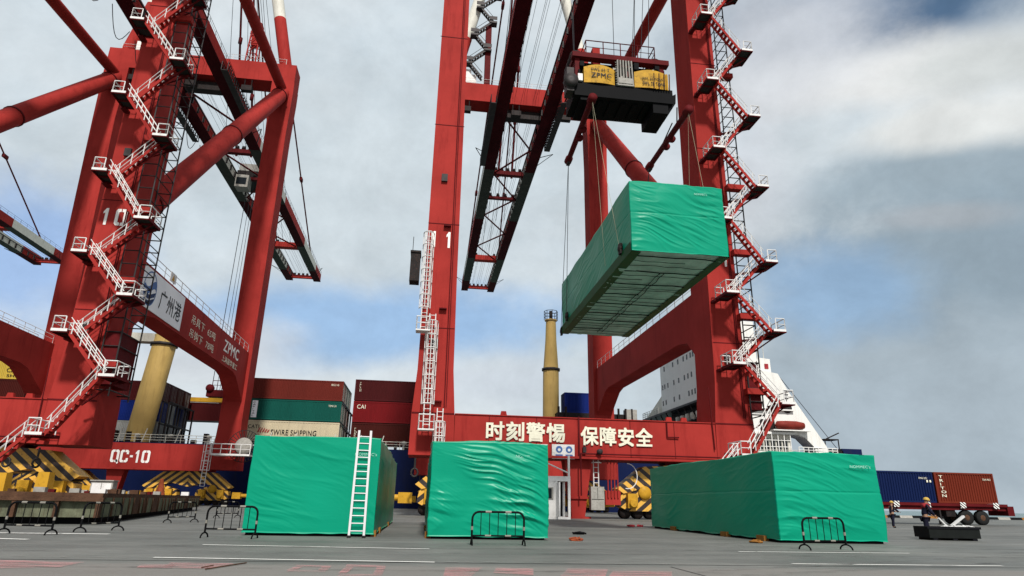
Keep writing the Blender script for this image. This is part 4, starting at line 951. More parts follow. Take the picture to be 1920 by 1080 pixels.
# ------------------------------------------------------------------ crowd barriers
M['reflect'] = mat('pale_reflective_band', (0.30, 0.28, 0.24), 0.6)
def barrier_proto():
    r = empty('crowd_barrier', (0, 0, 0)); w, h, rr = 0.78, 0.93, 0.032
    arc = [(-w, 0, 0.13), (-w, 0, h-0.2)]+[(-w+0.2-0.2*cos(a), 0, h-0.2+0.2*sin(a)) for a in (pi/8, pi/4, 3*pi/8, pi/2)]+[(w-0.2+0.2*cos(a), 0, h-0.2+0.2*sin(a)) for a in (pi/2, 3*pi/8, pi/4, pi/8)]+[(w, 0, h-0.2), (w, 0, 0.13)]
    MB().path(arc, rr, 8).build('tube_frame', M['black'], r); MB().tube((-w, 0, 0.26), (w, 0, 0.26), 0.026, 7).build('bottom_rail', M['black'], r)
    for k in range(5): MB().tube((-w+0.26*(k+1), 0, 0.26), (-w+0.26*(k+1), 0, h-0.01), 0.013, 5).build('upright', M['black'], r)
    for sx in (-w, w):
        MB().path([(sx, 0.26*cos(a), 0.16*sin(a)*0.95+0.0) for a in [pi*k/8 for k in range(9)]], 0.024, 7).build('foot', M['black'], r)
    q = MB()
    for x in (-0.3, 0.3): q.tube((x-0.09, 0, 0.26), (x+0.09, 0, 0.26), 0.03, 7); q.tube((x-0.09, 0, h), (x+0.09, 0, h), 0.036, 7)
    for x in (-w, w): q.tube((x, 0, 0.42), (x, 0, 0.52), 0.036, 7)
    q.build('reflective_band', M['reflect'], r); return r
bp0 = barrier_proto(); first = True
def mid_px(a, b): p, q = at_z(*a), at_z(*b); return (p+q)/2, atan2(q.y-p.y, q.x-p.x), (q-p).length
bars = [((890, 1022), (976, 1023), 'black crowd barrier in front of the creased middle green block', None, None),
        ((1507, 1031), (1590, 1031), 'black crowd barrier in front of the right-hand green block', None, None),
        ((379, 1008), (480, 1010), 'black crowd barrier beside the left corner of the ladder block', None, None),
        ((10, 1001), (90, 1003), 'black crowd barrier at the left edge, before the rusty steel platform', None, None),
        ((165, 999), (205, 994), 'black crowd barrier standing askew in front of the rusty platform corner', 68, None),
        ((328, 981), (350, 979), 'small black crowd barrier by the far end of the rusty platform', 60, None),
        ((415, 971), (436, 971), 'farthest black crowd barrier, behind the one beside the ladder block', 55, None)]
for (a, b_, lab, rot, _) in bars:
    m_, ang, ln = mid_px(a, b_); o = bp0 if first else copy_tree(bp0); first = False
    o.location = m_; o.rotation_euler.z = ang if rot is None else radians(rot); 
    tag(o, lab, 'barrier', 'black crowd barriers on the quay')

# ------------------------------------------------------------------ rusty platform with bays, left
A = at_z(182, 984); B = at_z(372, 956); d = (B-A).normalized(); ang = atan2(d.y, d.x)-pi/2
rf = empty('steel_platform', A, 'rusty steel platform with stained grey panels on the ground at left', 'steel platform')
def loc(u, v, z): return A+d*v+Vector((-d.y, d.x, 0))*u+Vector((0, 0, z))     # u to the left, v away
def obox(u0, u1, v0, v1, z0, z1, name, m, par=rf):
    c = [loc(u, v, 0) for u, v in ((u0, v0), (u1, v0), (u1, v1), (u0, v1))]
    b = [Vector((p.x, p.y, z0)) for p in c]; t = [Vector((p.x, p.y, z1)) for p in c]; return MB().hexa(b, t).build(name, m, par)
Lr = (B-A).length
obox(0, 12, 0, Lr, 1.08, 1.26, 'deck_plate', M['rust']); obox(0.5, 11.5, 0.6, Lr-0.5, 0.0, 0.28, 'under_deck_shade', M['black']); obox(-0.05, 12.0, -0.08, 0.15, 0.92, 1.08, 'edge_beam', M['rust'])  # recessed black base paints the shadow beneath the deck
obox(0.3, 11.7, 0.5, Lr-0.5, 0.28, 1.07, 'core', M['rust'])
for k in range(8): obox(0.05+k*1.5, 0.2+k*1.5, -0.05, 0.48, 0.28, 0.92, 'rib', M['rust']); obox(0.2+k*1.5, 1.55+k*1.5, 0.2, 0.45, 0.28, 0.92, 'bay_panel', M['raftgrey'])
random.seed(11)
v = 0.6
while v < Lr-1:
    w = random.uniform(0.7, 2.0); obox(0.0, 0.12, v, min(v+w, Lr), 0.28, 1.08, 'side_panel', M['raftgrey'] if random.random() < 0.75 else M['rust']); obox(-0.06, 0.1, v+w, v+w+0.16, 0.28, 1.08, 'side_rib', M['rust']); v += w+0.18
for k in range(26):   # bits of gear on the deck
    u = random.uniform(0.3, 9); vv = random.uniform(0.4, Lr-2); s = random.uniform(0.12, 0.3); obox(u, u+s*2, vv, vv+s*2, 1.26, 1.26+s, 'deck_fitting', random.choice((M['rust'], M['greywhite'], M['white'], M['darkred'])))
for (px, py, m, w, h) in ((100, 932, 'yellow', 1.7, 2.0),):
    pass

# yellow fittings on the platform and rail side, seen left
def machine(name, x, y, lab, build_fn): r = empty(name, (x, y, 0), lab[0], lab[1], lab[2] if len(lab) > 2 else None); build_fn(r); return r
def stanchion(r, x, y, h=1.6):
    q = MB(); q.hexa([(x-0.5, y-0.5, 0), (x+0.5, y-0.5, 0), (x+0.5, y+0.5, 0), (x-0.5, y+0.5, 0)], [(x-0.35, y-0.35, h), (x+0.35, y-0.35, h), (x+0.35, y+0.35, h), (x-0.35, y+0.35, h)]); q.build('body', M['yellow'], r); MB().box(x-0.6, x+0.6, y-0.6, y+0.6, 0, 0.12).build('foot_plate', M['steel'], r)
for (px, yy, h, lab) in ((85, 50, 2.6, 'large yellow tapered stop block left, behind the rusty platform'), (5, 50, 2.5, 'yellow tapered stop block cut by the left edge of the view')):
    p = at_y(px, 900, yy); r = empty('rail_stop', (p.x, yy, 0), lab, 'rail stop', 'yellow rail stops'); stanchion(r, p.x, yy, h)
# power cabinets by the rail
for (px, yy, w, h, lab) in ((193, 56, 1.6, 2.2, 'light grey power cabinet with stains behind the platform'), (213, 55, 1.1, 1.5, 'smaller light grey cabinet right beside the stained one')):
    p = at_y(px, 920, yy); r = empty('power_cabinet', (p.x, yy, 0), lab, 'cabinet', 'grey cabinets behind the platform')
    MB().box(p.x-w/2, p.x+w/2, yy-0.4, yy+0.4, 0.15, h).build('case', M['greywhite'], r); MB().box(p.x-w/2+0.1, p.x-0.03, yy-0.43, yy-0.4, 0.3, h-0.15).build('door', M['white'], r); MB().box(p.x+0.03, p.x+w/2-0.1, yy-0.43, yy-0.4, 0.3, h-0.15).build('door', M['white'], r); MB().box(p.x-w/2-0.06, p.x+w/2+0.06, yy-0.5, yy+0.45, h, h+0.08).build('roof', M['greywhite'], r)
p = at_y(303, 905, 70); r = empty('traffic_cone', (p.x, 70, 0), 'orange traffic cone with a pale top beyond the rusty platform', 'cone'); MB().lathe((p.x, 70, 1.2), [(0.55, 0), (0.5, 0.05), (0.3, 0.8), (0.14, 1.6)], 12).build('cone', M['orange'], r); MB().box(p.x-0.7, p.x+0.7, 69.3, 70.7, 0, 1.2).build('plinth', M['concrete'], r)

# ------------------------------------------------------------------ kiosk under crane 11
ks = empty('site_kiosk', (11.0, 55.5, 0), 'small white metal kiosk with an open doorway under the slogan beam', 'kiosk')
ky = 55.0
q = MB(); q.box(8.6, 12.3, ky, ky+2.4, 3.0, 3.4); q.build('roof', M['white'], ks); MB().box(8.6, 12.3, ky, ky+2.4, 0, 0.18).build('floor', M['white'], ks)
for x in (8.6, 12.1):
    for y in (ky, ky+2.2): MB().box(x, x+0.2, y, y+0.2, 0.18, 3.0 if x < 12 else 3.0).build('post', M['white'], ks)
MB().box(8.8, 11.2, ky+0.03, ky+0.1, 0.18, 3.0).build('front_wall', M['white'], ks); MB().box(8.6, 12.3, ky+2.3, ky+2.4, 0.18, 3.0).build('back_wall', M['tiledark'], ks)
w_ = MB().box(10.15, 10.85, ky-0.02, ky+0.03, 1.55, 2.5).build('window_frame', M['greywhite'], ks); MB().box(10.22, 10.7, ky-0.04, ky-0.02, 1.62, 2.42).build('pane', M['glass'], w_)
MB().box(11.15, 11.25, ky-0.9, ky+0.03, 0.2, 2.9).build('door', M['white'], ks)
q = MB(); q.tube((12.2, ky+0.1, 3.4), (12.2, ky+0.1, 5.1), 0.1, 6); q.tube((9.0, ky+0.1, 5.0), (12.1, ky+0.1, 3.7), 0.06, 6); q.build('mast_brace', M['white'], ks)

# ------------------------------------------------------------------ shipping containers
CM = {k: container_mat('container_'+k, c) for k, c in dict(brown=(0.17, 0.022, 0.014), teal=(0.004, 0.105, 0.08), cream=(0.74, 0.64, 0.44), maroon=(0.075, 0.006, 0.007), red=(0.21, 0.007, 0.010), darkbrown=(0.07, 0.009, 0.006), navy=(0.004, 0.014, 0.075), blue=(0.004, 0.020, 0.18), grey=(0.40, 0.40, 0.38), orange=(0.19, 0.027, 0.012), green=(0.02, 0.20, 0.10), yellow=(0.66, 0.46, 0.07), black=(0.03, 0.03, 0.03)).items()}
shape_cache = {}
def container(x, y, z, L_, w, h, colour, label, group='containers stacked on the ship', doors='x+', nribs=None):
    """x,y,z = lower front left corner; corrugated long sides, corner posts, top and bottom rails, door bars at one end"""
    r = empty('shipping_container', (x, y, z), label, 'container', group); m = CM[colour]
    key = (round(L_, 1), round(w, 1), round(h, 1), colour)
    if key not in shape_cache:
        base = []
        q = MB(); t = 0.16*h/2.9
        for yy in (0, w-t):
            q.box(0, L_, yy, yy+t, 0, t); q.box(0, L_, yy, yy+t, h-t, h)
            for xx in (0, L_-t): q.box(xx, xx+t, yy, yy+t, t, h-t)
        for xx in (0, L_-t): q.box(xx, xx+t, t, w-t, 0, t); q.box(xx, xx+t, t, w-t, h-t, h)
        base.append(('frame', q, m))
        def corr(face):
            q = MB(); n = int((L_ if face in 'fb' else w)/0.28); pts = []
            ln = (L_ if face in 'fb' else w)-2*t
            for k in range(n):
                a = t+ln*k/n; b_ = ln/n; pts += [(a, 0.02), (a+b_*0.35, 0.02), (a+b_*0.5, 0.09), (a+b_*0.85, 0.09)]
            pts.append((t+ln, 0.02)); vs = []
            for (s, dd) in pts:
                for zz in (t, h-t):
                    vs.append({'f': (s, dd, zz), 'b': (s, w-dd, zz), 'r': (L_-dd, s, zz), 'l': (dd, s, zz)}[face])
            q.add(vs, [(2*i, 2*i+2, 2*i+3, 2*i+1) for i in range(len(pts)-1)]); return q
        base.append(('side_panel', corr('f'), m)); base.append(('side_panel', corr('b'), m)); base.append(('end_panel', corr('l'), m))
        q = MB(); q.box(L_-0.1, L_-0.06, t, w/2-0.02, t, h-t); base.append(('door', q, m)); q = MB(); q.box(L_-0.1, L_-0.06, w/2+0.02, w-t, t, h-t); base.append(('door', q, m))
        q = MB()
        for yy in (0.22*w, 0.38*w, 0.62*w, 0.78*w): q.tube((L_-0.03, yy, t*0.6), (L_-0.03, yy, h-t*0.6), 0.025, 5)
        base.append(('lock_rods', q, M['greywhite']))
        q = MB(); q.box(t, L_-t, t, w-t, h-0.06, h-0.03); q.box(t, L_-t, t, w-t, 0.05, 0.08); base.append(('roof', q, m))
        lst = []
        for nm, q, mm in base:
            o = q.build(nm, mm, None); lst.append((nm, o.data)); bpy.data.objects.remove(o)
        shape_cache[key] = lst
    for nm, me in shape_cache[key]:
        o = bpy.data.objects.new(nm, me); COL.objects.link(o); o.parent = r
    return r
CY, CW = 121.0, 3.45
def ctext(r, txt, x, z, w, h, m='letter', vertical=False, bold=0.01):
    p = r.location
    if vertical: return lettering('\n'.join(txt), M[m], r, (p.x+x, p.y-0.02, p.z+z), (1, 0, 0), (0, 0, 1), w, h, bold)
    return lettering(txt, M[m], r, (p.x+x, p.y-0.02, p.z+z), (1, 0, 0), (0, 0, 1), w, h, bold)
H_ = 3.62
c1 = container(-31.8, CY, 18.25, 16.4, CW, H_, 'brown', 'brown-red container on top of the stack above the teal one'); ctext(c1, ('E6', '45'), 15.0, 2.1, 0.8, 1.0, 'letter')if False else ctext(c1, 'SEGU 45', 14.2, 2.7, 1.4, 0.35)
c2 = container(-31.8, CY, 14.5, 16.4, CW, H_, 'teal', 'teal green container in the middle of the stack above the cream one')
MB().box(-31.0, -30.05, CY-0.015, CY, 14.8, 17.8).build('white_label_strip', M['signwhite'], c2); ctext(c2, 'CAPITAL', 0.9, 0.5, 0.5, 2.6, 'inkblack', True); ctext(c2, 'TEMU 20', 14.1, 2.6, 1.4, 0.35)
c3 = container(-31.8, CY, 10.7, 16.4, CW, H_, 'cream', 'cream container lettered SWIRE SHIPPING at the bottom of its stack')
ctext(c3, 'Swire Shipping'.upper(), 4.6, 1.15, 7.9, 0.95, 'inkblack'); ctext(c3, 'CATI', 0.6, 2.2, 1.9, 0.65, 'inkblack')
q = MB()
for k in range(5): q.add([(-29.5+k*0.4, CY-0.03, 12.3), (-29.3+k*0.4, CY-0.03, 12.2), (-29.0+k*0.4, CY-0.03, 13.1-k*0.1), (-29.12+k*0.4, CY-0.03, 13.2-k*0.1)], [(0, 1, 2, 3)])
q.build('red_emblem', M['redcloth'], c3)
for r_i, (col, lab) in enumerate((('maroon', 'top dark maroon container of the stack right of the cream container'), ('red', 'red container lettered CAI in the middle of the right-hand stack'), ('darkbrown', 'dark brown bottom container of the stack behind the ladder top'))):
    c = container(-13.3, CY, 18.55-r_i*3.95, 16.4, CW, 3.8, col, lab)
    if r_i == 1: ctext(c, 'CAI', 0.7, 2.4, 1.5, 0.75)
    if r_i == 0: ctext(c, 'TRITON', 0.8, 1.6, 0.4, 1.7, 'letter', True)
    if r_i == 2: ctext(c, 'FLORENS', 0.6, 0.7, 0.5, 2.2, 'letter', True)
# deeper rows of the first stack, whose ends show
ends = ['darkbrown', 'grey', 'black', 'maroon', 'teal', 'brown']
words = ['nearest', 'second', 'third']
for row in range(1, 4):
    for lv in range(3):
        container(-31.8, CY+row*(CW+0.12), 18.25-lv*3.77, 16.4, CW, H_, ends[(row*2+lv) % 6], '%s container behind the cream container, %s row back, %s level' % ({'darkbrown': 'dark brown', 'grey': 'grey', 'black': 'black', 'maroon': 'maroon', 'teal': 'teal', 'brown': 'brown'}[ends[(row*2+lv) % 6]], ('first', 'second', 'third')[row-1], ('top', 'middle', 'bottom')[lv]))
# stack left, round the ship's crane post
for lv, (col, lab) in enumerate((('maroon', 'dark maroon top container left of the leaning yellow post'), ('blue', 'dark blue container below the maroon one, left of the yellow post'), ('grey', 'pale grey bottom container left of the yellow post'))):
    container(-64.0, CY+3.2, 17.5-lv*3.6, 16.4, CW, 3.5, col, lab)
for row in range(1, 4):
    for lv in range(3):
        col = [['maroon', 'grey', 'grey'], ['darkbrown', 'navy', 'grey'], ['maroon', 'navy', 'navy']][row-1][lv]
        container(-64.0, CY+3.2+row*(CW+0.12), 17.5-lv*3.6, 16.4, CW, 3.5, col, '%s container behind the leaning yellow post, %s row back, %s level' % ({'maroon': 'maroon', 'grey': 'grey', 'darkbrown': 'dark brown', 'navy': 'navy'}[col], ('first', 'second', 'third')[row-1], ('top', 'middle', 'bottom')[lv]))
cy_ = container(-85.2, CY, 19.9, 16.4, CW, 3.5, 'yellow', 'yellow container with dark lettering at the far left under the portal beam'); ctext(cy_, 'CARPE', 12.6, 1.15, 3.1, 0.75, 'inkblack'); ctext(cy_, 'SHIP', 12.8, 0.3, 2.2, 0.5, 'inkblack')
container(-85.2, CY, 16.3, 16.4, CW, 3.5, 'darkbrown', 'dark brown container right under the yellow one at far left')
container(-85.2, CY, 12.7, 16.4, CW, 3.5, 'maroon', 'maroon container lowest at far left, two below the yellow one')
cb_ = container(26.1, CY, 17.7, 9.3, CW, 3.85, 'blue', 'blue container on deck behind the right crane rear leg')
container(13.5, 116.9, 3.9, 16.4, 3, 3.6, 'green', 'green container seen through the gap under the slogan beam') if False else None

# hoisted container of crane 10
hc = container(-50.1, 140, 15.9, 8.6, 3.45, 3.65, 'maroon', 'maroon container being hoisted by the crane marked 10', 'hoisted load'); ctext(hc, 'TRITON', 0.6, 1.0, 0.4, 1.9, 'letter', True)
sp = empty('container_spreader', (-46, 141.7, 19.6), 'yellow spreader with dark headblock holding the hoisted maroon container', 'crane spreader')
q = MB(); q.box(-49.6, -42, 140.2, 143.2, 19.75, 20.6); q.box(-49.9, -49.4, 139.9, 143.5, 19.6, 21.2); q.build('spreader_frame', M['yellow'], sp)
q = MB(); q.box(-45.4, -41, 140.2, 143.2, 20.9, 22.3); q.lathe((-44.8, 139.9, 22.6), [(0.1, 0), (0.8, 0), (0.8, 0.8), (0.1, 0.8)], 14, 'y'); handrail_mb(q, [(-44.4, 140.2, 22.3), (-40.5, 140.2, 22.3)], 1.9, 0.07, 0.9); q.build('headblock', M['darkred'], sp)
q = MB(); q.box(-49.2, -42.5, 140.0, 140.2, 19.45, 19.6); q.build('white_edge', M['white'], sp)
for x, y in ((-44.6, 140.8), (-44.2, 142.6), (-43.0, 140.8), (-42.6, 142.6), (-44.9, 141.6)): MB().tube((x, y, 22.3), (x+0.3, y+0.4, 70.7), 0.05, 5).build('hoist_rope', M['rope'], sp)

# ------------------------------------------------------------------ the ship
ship = empty('container_ship', (0, 130, 0), 'blue-hulled container ship with white superstructure moored behind the cranes', 'ship')
hull = MB(); st = [(-150, 8, 12.0), (-120, 0.6, 10.6), (-60, 0.0, 9.6), (20, 0, 9.6), (62, 0, 10.2), (80, 1.2, 10.6), (88, 5, 10.9)]
for (xa, ia, za), (xb, ib, zb_) in zip(st[:-1], st[1:]):
    hull.hexa([(xa, 116.5+ia+1, -4.5), (xb, 116.5+ib+1, -4.5), (xb, 150-ib-1, -4.5), (xa, 150-ia-1, -4.5)], [(xa, 116.5+ia, za), (xb, 116.5+ib, zb_), (xb, 150-ib, zb_), (xa, 150-ia, za)])
ho = hull.build('hull', M['hullblue'], ship)
q = MB(); handrail_mb(q, [(-118, 117.3, 10.5), (-60, 116.8, 9.6), (20, 116.8, 9.6), (60, 116.8, 10.2), (79, 117.9, 10.6)], 1.3, 0.05, 2.4, 2); q.build('deck_rail', M['offwhite'], ship)
random.seed(21)
q = MB()
for k in range(80):
    x = -118+k*2.25+random.uniform(-.6, .6)
    if x > 56: break
    s = random.uniform(0.3, 0.9); hgt = random.uniform(0.5, 2.0); q.box(x, x+s*1.3, 118.2, 119.2, 9.6, 9.6+hgt)
q.build('deck_gear', M['tiledark'], ship)['kind'] = 'stuff'
q = MB()
for k in range(36):
    x = -116+k*4.9+random.uniform(-1, 1)
    if x > 56: break
    q.lathe((x, 118.6, 9.6), [(0.25, 0), (0.25, 1.1), (0.5, 1.2), (0.5, 1.5), (0.1, 1.6)], 8); q.tube((x+1.0, 118, 9.6), (x+1.6, 118, 12.0), 0.09, 5)
q.build('deck_vents', M['offwhite'], ship)['kind'] = 'stuff'
# lashing bridges between stacks
for x in (-46.0, -45.0, -32.6, -14.6, 3.4):
    q = MB()
    for yy in (120.4, 124.6, 128.8, 133): q.box(x, x+0.25, yy, yy+0.25, 9.6, 17)
    for z in (13, 16.8): q.box(x, x+0.3, 120.4, 133.2, z, z+0.2)
    q.build('lashing_bridge', M['tiledark'], ship)
q = MB(); q.box(24.5, 37.5, 120.0, 126, 9.6, 17.6); q.build('deck_house', M['tiledark'], ship)
for x in (24.6, 26, 36.2, 37.6, 38.8): MB().tube((x, 119.5, 10), (x, 119.5, 18.6), 0.22, 6).build('stanchion', M['tiledark'], ship)
q = MB(); q.box(37.6, 39.8, 119.4, 121, 12, 18.5); q.build('vent_box', M['greywhite'], ship)
# accommodation block (its forward face shows through the portal)
sb = empty('superstructure', (58, 130, 10)); sb.parent = ship; sb.location = (58, 0, 10)
def sub(mb, name, m): return mb.build(name, m, sb)
fx = 52.0
sub(MB().box(fx, 64.5, 118.2, 138.5, 20.6, 37.0), 'forward_block', M['shipwhite']); sub(MB().box(fx-0.9, 64.5, 117.2, 149.5, 20.2, 20.6), 'bridge_deck', M['steel'])
sub(MB().box(fx+1.5, 66, 119, 137, 10.2, 20.2), 'lower_block', M['tiledark'])
random.seed(5)
for z in (22.2, 25.7, 29.6, 33.0):
    for y in (119.6, 121.0, 122.6, 124.4, 127.6, 130.6, 134.0, 135.6, 137.2):
        if random.random() < 0.12: continue
        yy = y+random.uniform(-.2, .2); sub(MB().box(fx-0.04, fx+0.02, yy, yy+0.6, z, z+1.05), 'window', M['glass'])
q = MB(); handrail_mb(q, [(fx-0.8, 138.5, 20.6), (fx-0.8, 149.3, 20.6), (fx+3, 149.3, 20.6)], 1.3, 0.06, 1.5, 2); q.add([(fx, 138.5, 24.5), (fx, 149.3, 20.7), (fx, 138.5, 20.7)], [(0, 1, 2)]); sub(q, 'bridge_wing', M['offwhite'])
for k in range(9): sub(MB().tube((fx-0.5, 118.5+k*3.3, 20.2), (fx+1.5, 118.5+k*3.3, 16.2), 0.15, 5), 'wing_bracket', M['steel'])
for k in range(5): sub(MB().lathe((fx+0.4, 120+k*2.6, 17.5), [(0.2, 0), (0.6, 0.2), (0.6, 1.3), (0.2, 1.5)], 10), 'life_raft', M['offwhite'])
# aft: balconied decks, casing sweeping down to the stern
sub(MB().prism([(60.5, 14.7), (62.0, 26.6), (64.6, 27.0), (68.3, 26.4), (70.4, 22.5), (76.7, 12.6), (76.9, 10.8), (74.6, 10.8), (74.0, 12.6), (72.4, 14.2), (70.0, 14.9)], 'y', 117.6, 121.0), 'aft_casing', M['shipwhite'])
sub(MB().prism([(64.2, 28.6), (64.2, 27.0), (67.3, 26.7), (67.3, 29.4), (65.0, 29.6)], 'y', 118.2, 121), 'wheelhouse_wing', M['shipwhite'])
sub(MB().box(66.0, 66.8, 118.1, 118.2, 27.4, 28.4), 'side_light_red', M['redcloth'])
q = MB(); q.box(57, 70.4, 117.0, 121, 14.6, 15.0); q.box(61, 70.6, 117.0, 119.5, 19.1, 19.35); sub(q, 'deck_overhang', M['shipwhite'])
q = MB()
for k in range(9): x = 59+k*1.25; q.box(x, x+0.14, 117.0, 117.15, 10.9, 14.6)
for z in (12.2, 13.4, 11.2): q.box(59, 69.2, 117.02, 117.12, z, z+0.12)
sub(q, 'balcony_rail', M['shipwhite'])
for k in range(8): x = 59.3+k*1.25; sub(MB().box(x, x+0.8, 118.0, 118.08, 11.6, 13.8), 'window', M['glass'])
sub(MB().box(59, 69.6, 118.1, 121, 10.9, 14.6), 'aft_house', M['offwhite']); sub(MB().box(63.5, 66.5, 117.5, 117.58, 15.2, 17.4), 'dark_recess', M['tiledark'])
for z in (21.5, 22.2, 23.0): sub(MB().box(69.0, 69.9, 117.5, 117.6, z, z+0.2), 'vent_louvre', M['glass'])
q = MB(); q.lathe((69.4, 117.3, 19.6), [(0.5, 0), (0.9, 0), (0.9, 0.4), (0.5, 0.4)], 16, 'y'); sub(q, 'hose_reel', M['steel'])
q = MB(); q.lathe((66.2, 116.9, 16.3), [(0.1, 0), (0.75, 0.5), (0.85, 2.2), (0.85, 4.4), (0.6, 5.8), (0.1, 6.1)], 12, 'x'); lbz = sub(q, 'lifeboat', M['boatred']); 
sub(MB().box(65.4, 73.0, 116.2, 117.6, 15.2, 15.4), 'boat_cradle', M['shipwhite'])
q = MB(); handrail_mb(q, [(70.6, 117.1, 10.8), (79, 117.9, 10.8)], 1.5, 0.08, 1.0, 2); sub(q, 'stern_rail', M['shipwhite'])
sub(MB().box(74.5, 78.5, 118, 122, 10.7, 12.2), 'winch', M['tiledark']); q = MB(); q.box(77.5, 80.6, 118.5, 121, 10.8, 12.0); q.box(77.0, 80.0, 118.5, 121, 14.0, 14.2)
for x in (77.1, 79.9): q.tube((x, 118.6, 10.8), (x, 118.6, 14.1), 0.12, 5)
q.tube((77.5, 118.7, 14.2), (80.3, 118.7, 15.4), 0.12, 5); sub(q, 'stern_platform', M['tiledark'])
sub(MB().tube((68.4, 117.8, 26.2), (79.5, 118.5, 12.2), 0.06, 5), 'stay_wire', M['rope'])
sub(MB().box(80.4, 84.5, 118.5, 122, 10.8, 12.4), 'stern_bulwark', M['hullblue'])
q = MB()
for k, (x, z) in enumerate(((65.2, 29.5), (66.5, 29.2), (64.3, 29.6))): q.tube((x, 119, z), (x, 119, z+3.0+k), 0.06, 5)
sub(q, 'mast', M['offwhite'])

# ship's cranes: yellow posts
def post(x, y, z0, z1, r0, r1, ringz, lab, fac=12, platform=True):
    r = empty('ship_crane_post', (x, y, z0), lab, 'ship crane', 'yellow crane posts on the ship')
    MB().lathe((x, y, z0), [(r0, 0), (r0*0.98, (ringz-z0)*0.98), (r0*0.95, ringz-z0), (r1*1.12, (z1-z0)*0.85), (r1, z1-z0)], fac).build('column', M['postyellow'], r)
    MB().lathe((x, y, ringz), [(r0*1.0, -0.25), (r0*1.13, -0.2), (r0*1.13, 0.25), (r0*0.9, 0.3)], fac).build('collar', M['steel'], r)
    if platform:
        MB().lathe((x, y, z1), [(r1*1.05, 0), (r1*1.25, 0.1), (r1*1.25, 0.3), (0.2, 0.4)], fac).build('cap', M['postyellow'], r)
        q = MB(); c = [(x+r1*1.35*cos(2*pi*k/8), y+r1*1.35*sin(2*pi*k/8), z1+0.2) for k in range(9)]; handrail_mb(q, c, 1.9, 0.06, 1.2, 2); q.tube((x, y, z1), (x, y, z1+2.2), 0.35, 8); q.build('top_rail', M['steel'], r)
    return r
pc = at_y(1035, 690, 122); pt = at_y(1035, 598, 122)
post(24.0, 124, 9.8, pt.z, 1.62, 1.02, pc.z, 'tall cream-yellow ship crane post rising between the two cranes', 14)
q2 = post(-48.9, 120.3, 9.8, 35, 2.15, 1.6, 26.9, 'massive faceted yellow ship crane post behind the crane marked 10', 8, False)
for ch in kids(q2):
    for v in ch.data.vertices: v.co.x += 0.085*v.co.z
q = MB(); q.box(-55.5, -49.0, 119.4, 121.6, 27.3, 28.8); q.box(-57.5, -56.2, 119, 122, 26.8, 27.8); q.build('jib_arm', M['offwhite'], q2)
for x in (-57.4, -55.0): MB().lathe((x, 119.3, 27.0), [(0.1, -0.2), (0.5, -0.2), (0.5, 0.2), (0.1, 0.2)], 10, 'y').build('sheave', M['steel'], q2)

# ------------------------------------------------------------------ trailer with two containers
tr_ = empty('semi_trailer', (50.6, 61, 0), 'dark red flatbed semi-trailer carrying the blue and orange-brown containers', 'trailer')
TY = 60.0
q = MB()
for yy in (TY+0.2, TY+2.0): q.box(43.2, 57.6, yy, yy+0.2, 1.35, 1.85)
for k in range(12): q.box(43.4+k*1.26, 43.6+k*1.26, TY+0.05, TY+2.4, 1.7, 1.9)
q.box(43.2, 57.6, TY, TY+0.08, 1.72, 1.98); q.build('chassis', M['darkred'], tr_)
MB().box(57.5, 58.2, TY, TY+2.4, 0.9, 1.8).build('rear_bumper', M['darkred'], tr_)
q = MB(); q.box(51.0, 52.0, TY+0.3, TY+2.1, 0.75, 1.35); q.build('tool_box', M['tiledark'], tr_)
q = MB(); q.box(50.2, 50.35, TY+0.2, TY+0.5, 0, 1.35); q.box(50.1, 50.5, TY+0.15, TY+0.55, 0, 0.06); q.build('landing_leg', M['steel'], tr_)
for x in (53.0, 54.7):
    for yy in (TY+0.05, TY+1.9):
        w_ = MB().lathe((x, yy, 0.68), [(0.3, 0.02), (0.65, 0.0), (0.68, 0.08), (0.68, 0.42), (0.65, 0.5), (0.3, 0.48)], 22, 'y').build('wheel', M['rubber'], tr_); MB().lathe((x, yy-0.01, 0.68), [(0.05, 0.0), (0.15, -0.02), (0.32, 0.05)], 14, 'y').build('rim', M['rust'], w_)
    MB().box(x-0.6, x+0.6, TY-0.05, TY+2.5, 1.38, 1.42).build('mudguard', M['black'], tr_)
def checker():
    m = hazard('red_white_reflector', 0.28, 1); mx = [n for n in m.node_tree.nodes if n.bl_idname == 'ShaderNodeMix'][0]; mx.inputs[6].default_value = (0.02, 0.02, 0.02, 1); mx.inputs[7].default_value = (0.8, 0.78, 0.74, 1); return m
M['reflector'] = checker()
for x in (45.6, 48.9, 52.7, 56.3): o = MB().box(x-0.3, x+0.3, TY-0.05, TY-0.02, 1.55, 2.1).build('reflector_board', M['reflector'], tr_)
ta = container(43.9, TY, 2.0, 6.06, 2.44, 2.9, 'navy', 'navy blue container on the front half of the trailer', 'containers on the trailer'); tb = container(50.15, TY, 2.0, 6.5, 2.44, 2.9, 'orange', 'orange-brown container lettered TRITON on the rear half of the trailer', 'containers on the trailer')
ctext(tb, 'TRITON', 0.45, 0.55, 0.55, 2.05, 'letter', True, 0.02); ctext(tb, 'TGHU 45G1', 5.2, 2.2, 0.9, 0.18); ctext(ta, 'CMAU 22G1', 4.5, 2.2, 0.9, 0.18)
MB().box(45.0, 45.06, TY-0.02, TY, 2.6, 4.4)
ctext(ta, '▪▪', 5.3, 1.9, 0.5, 0.22)

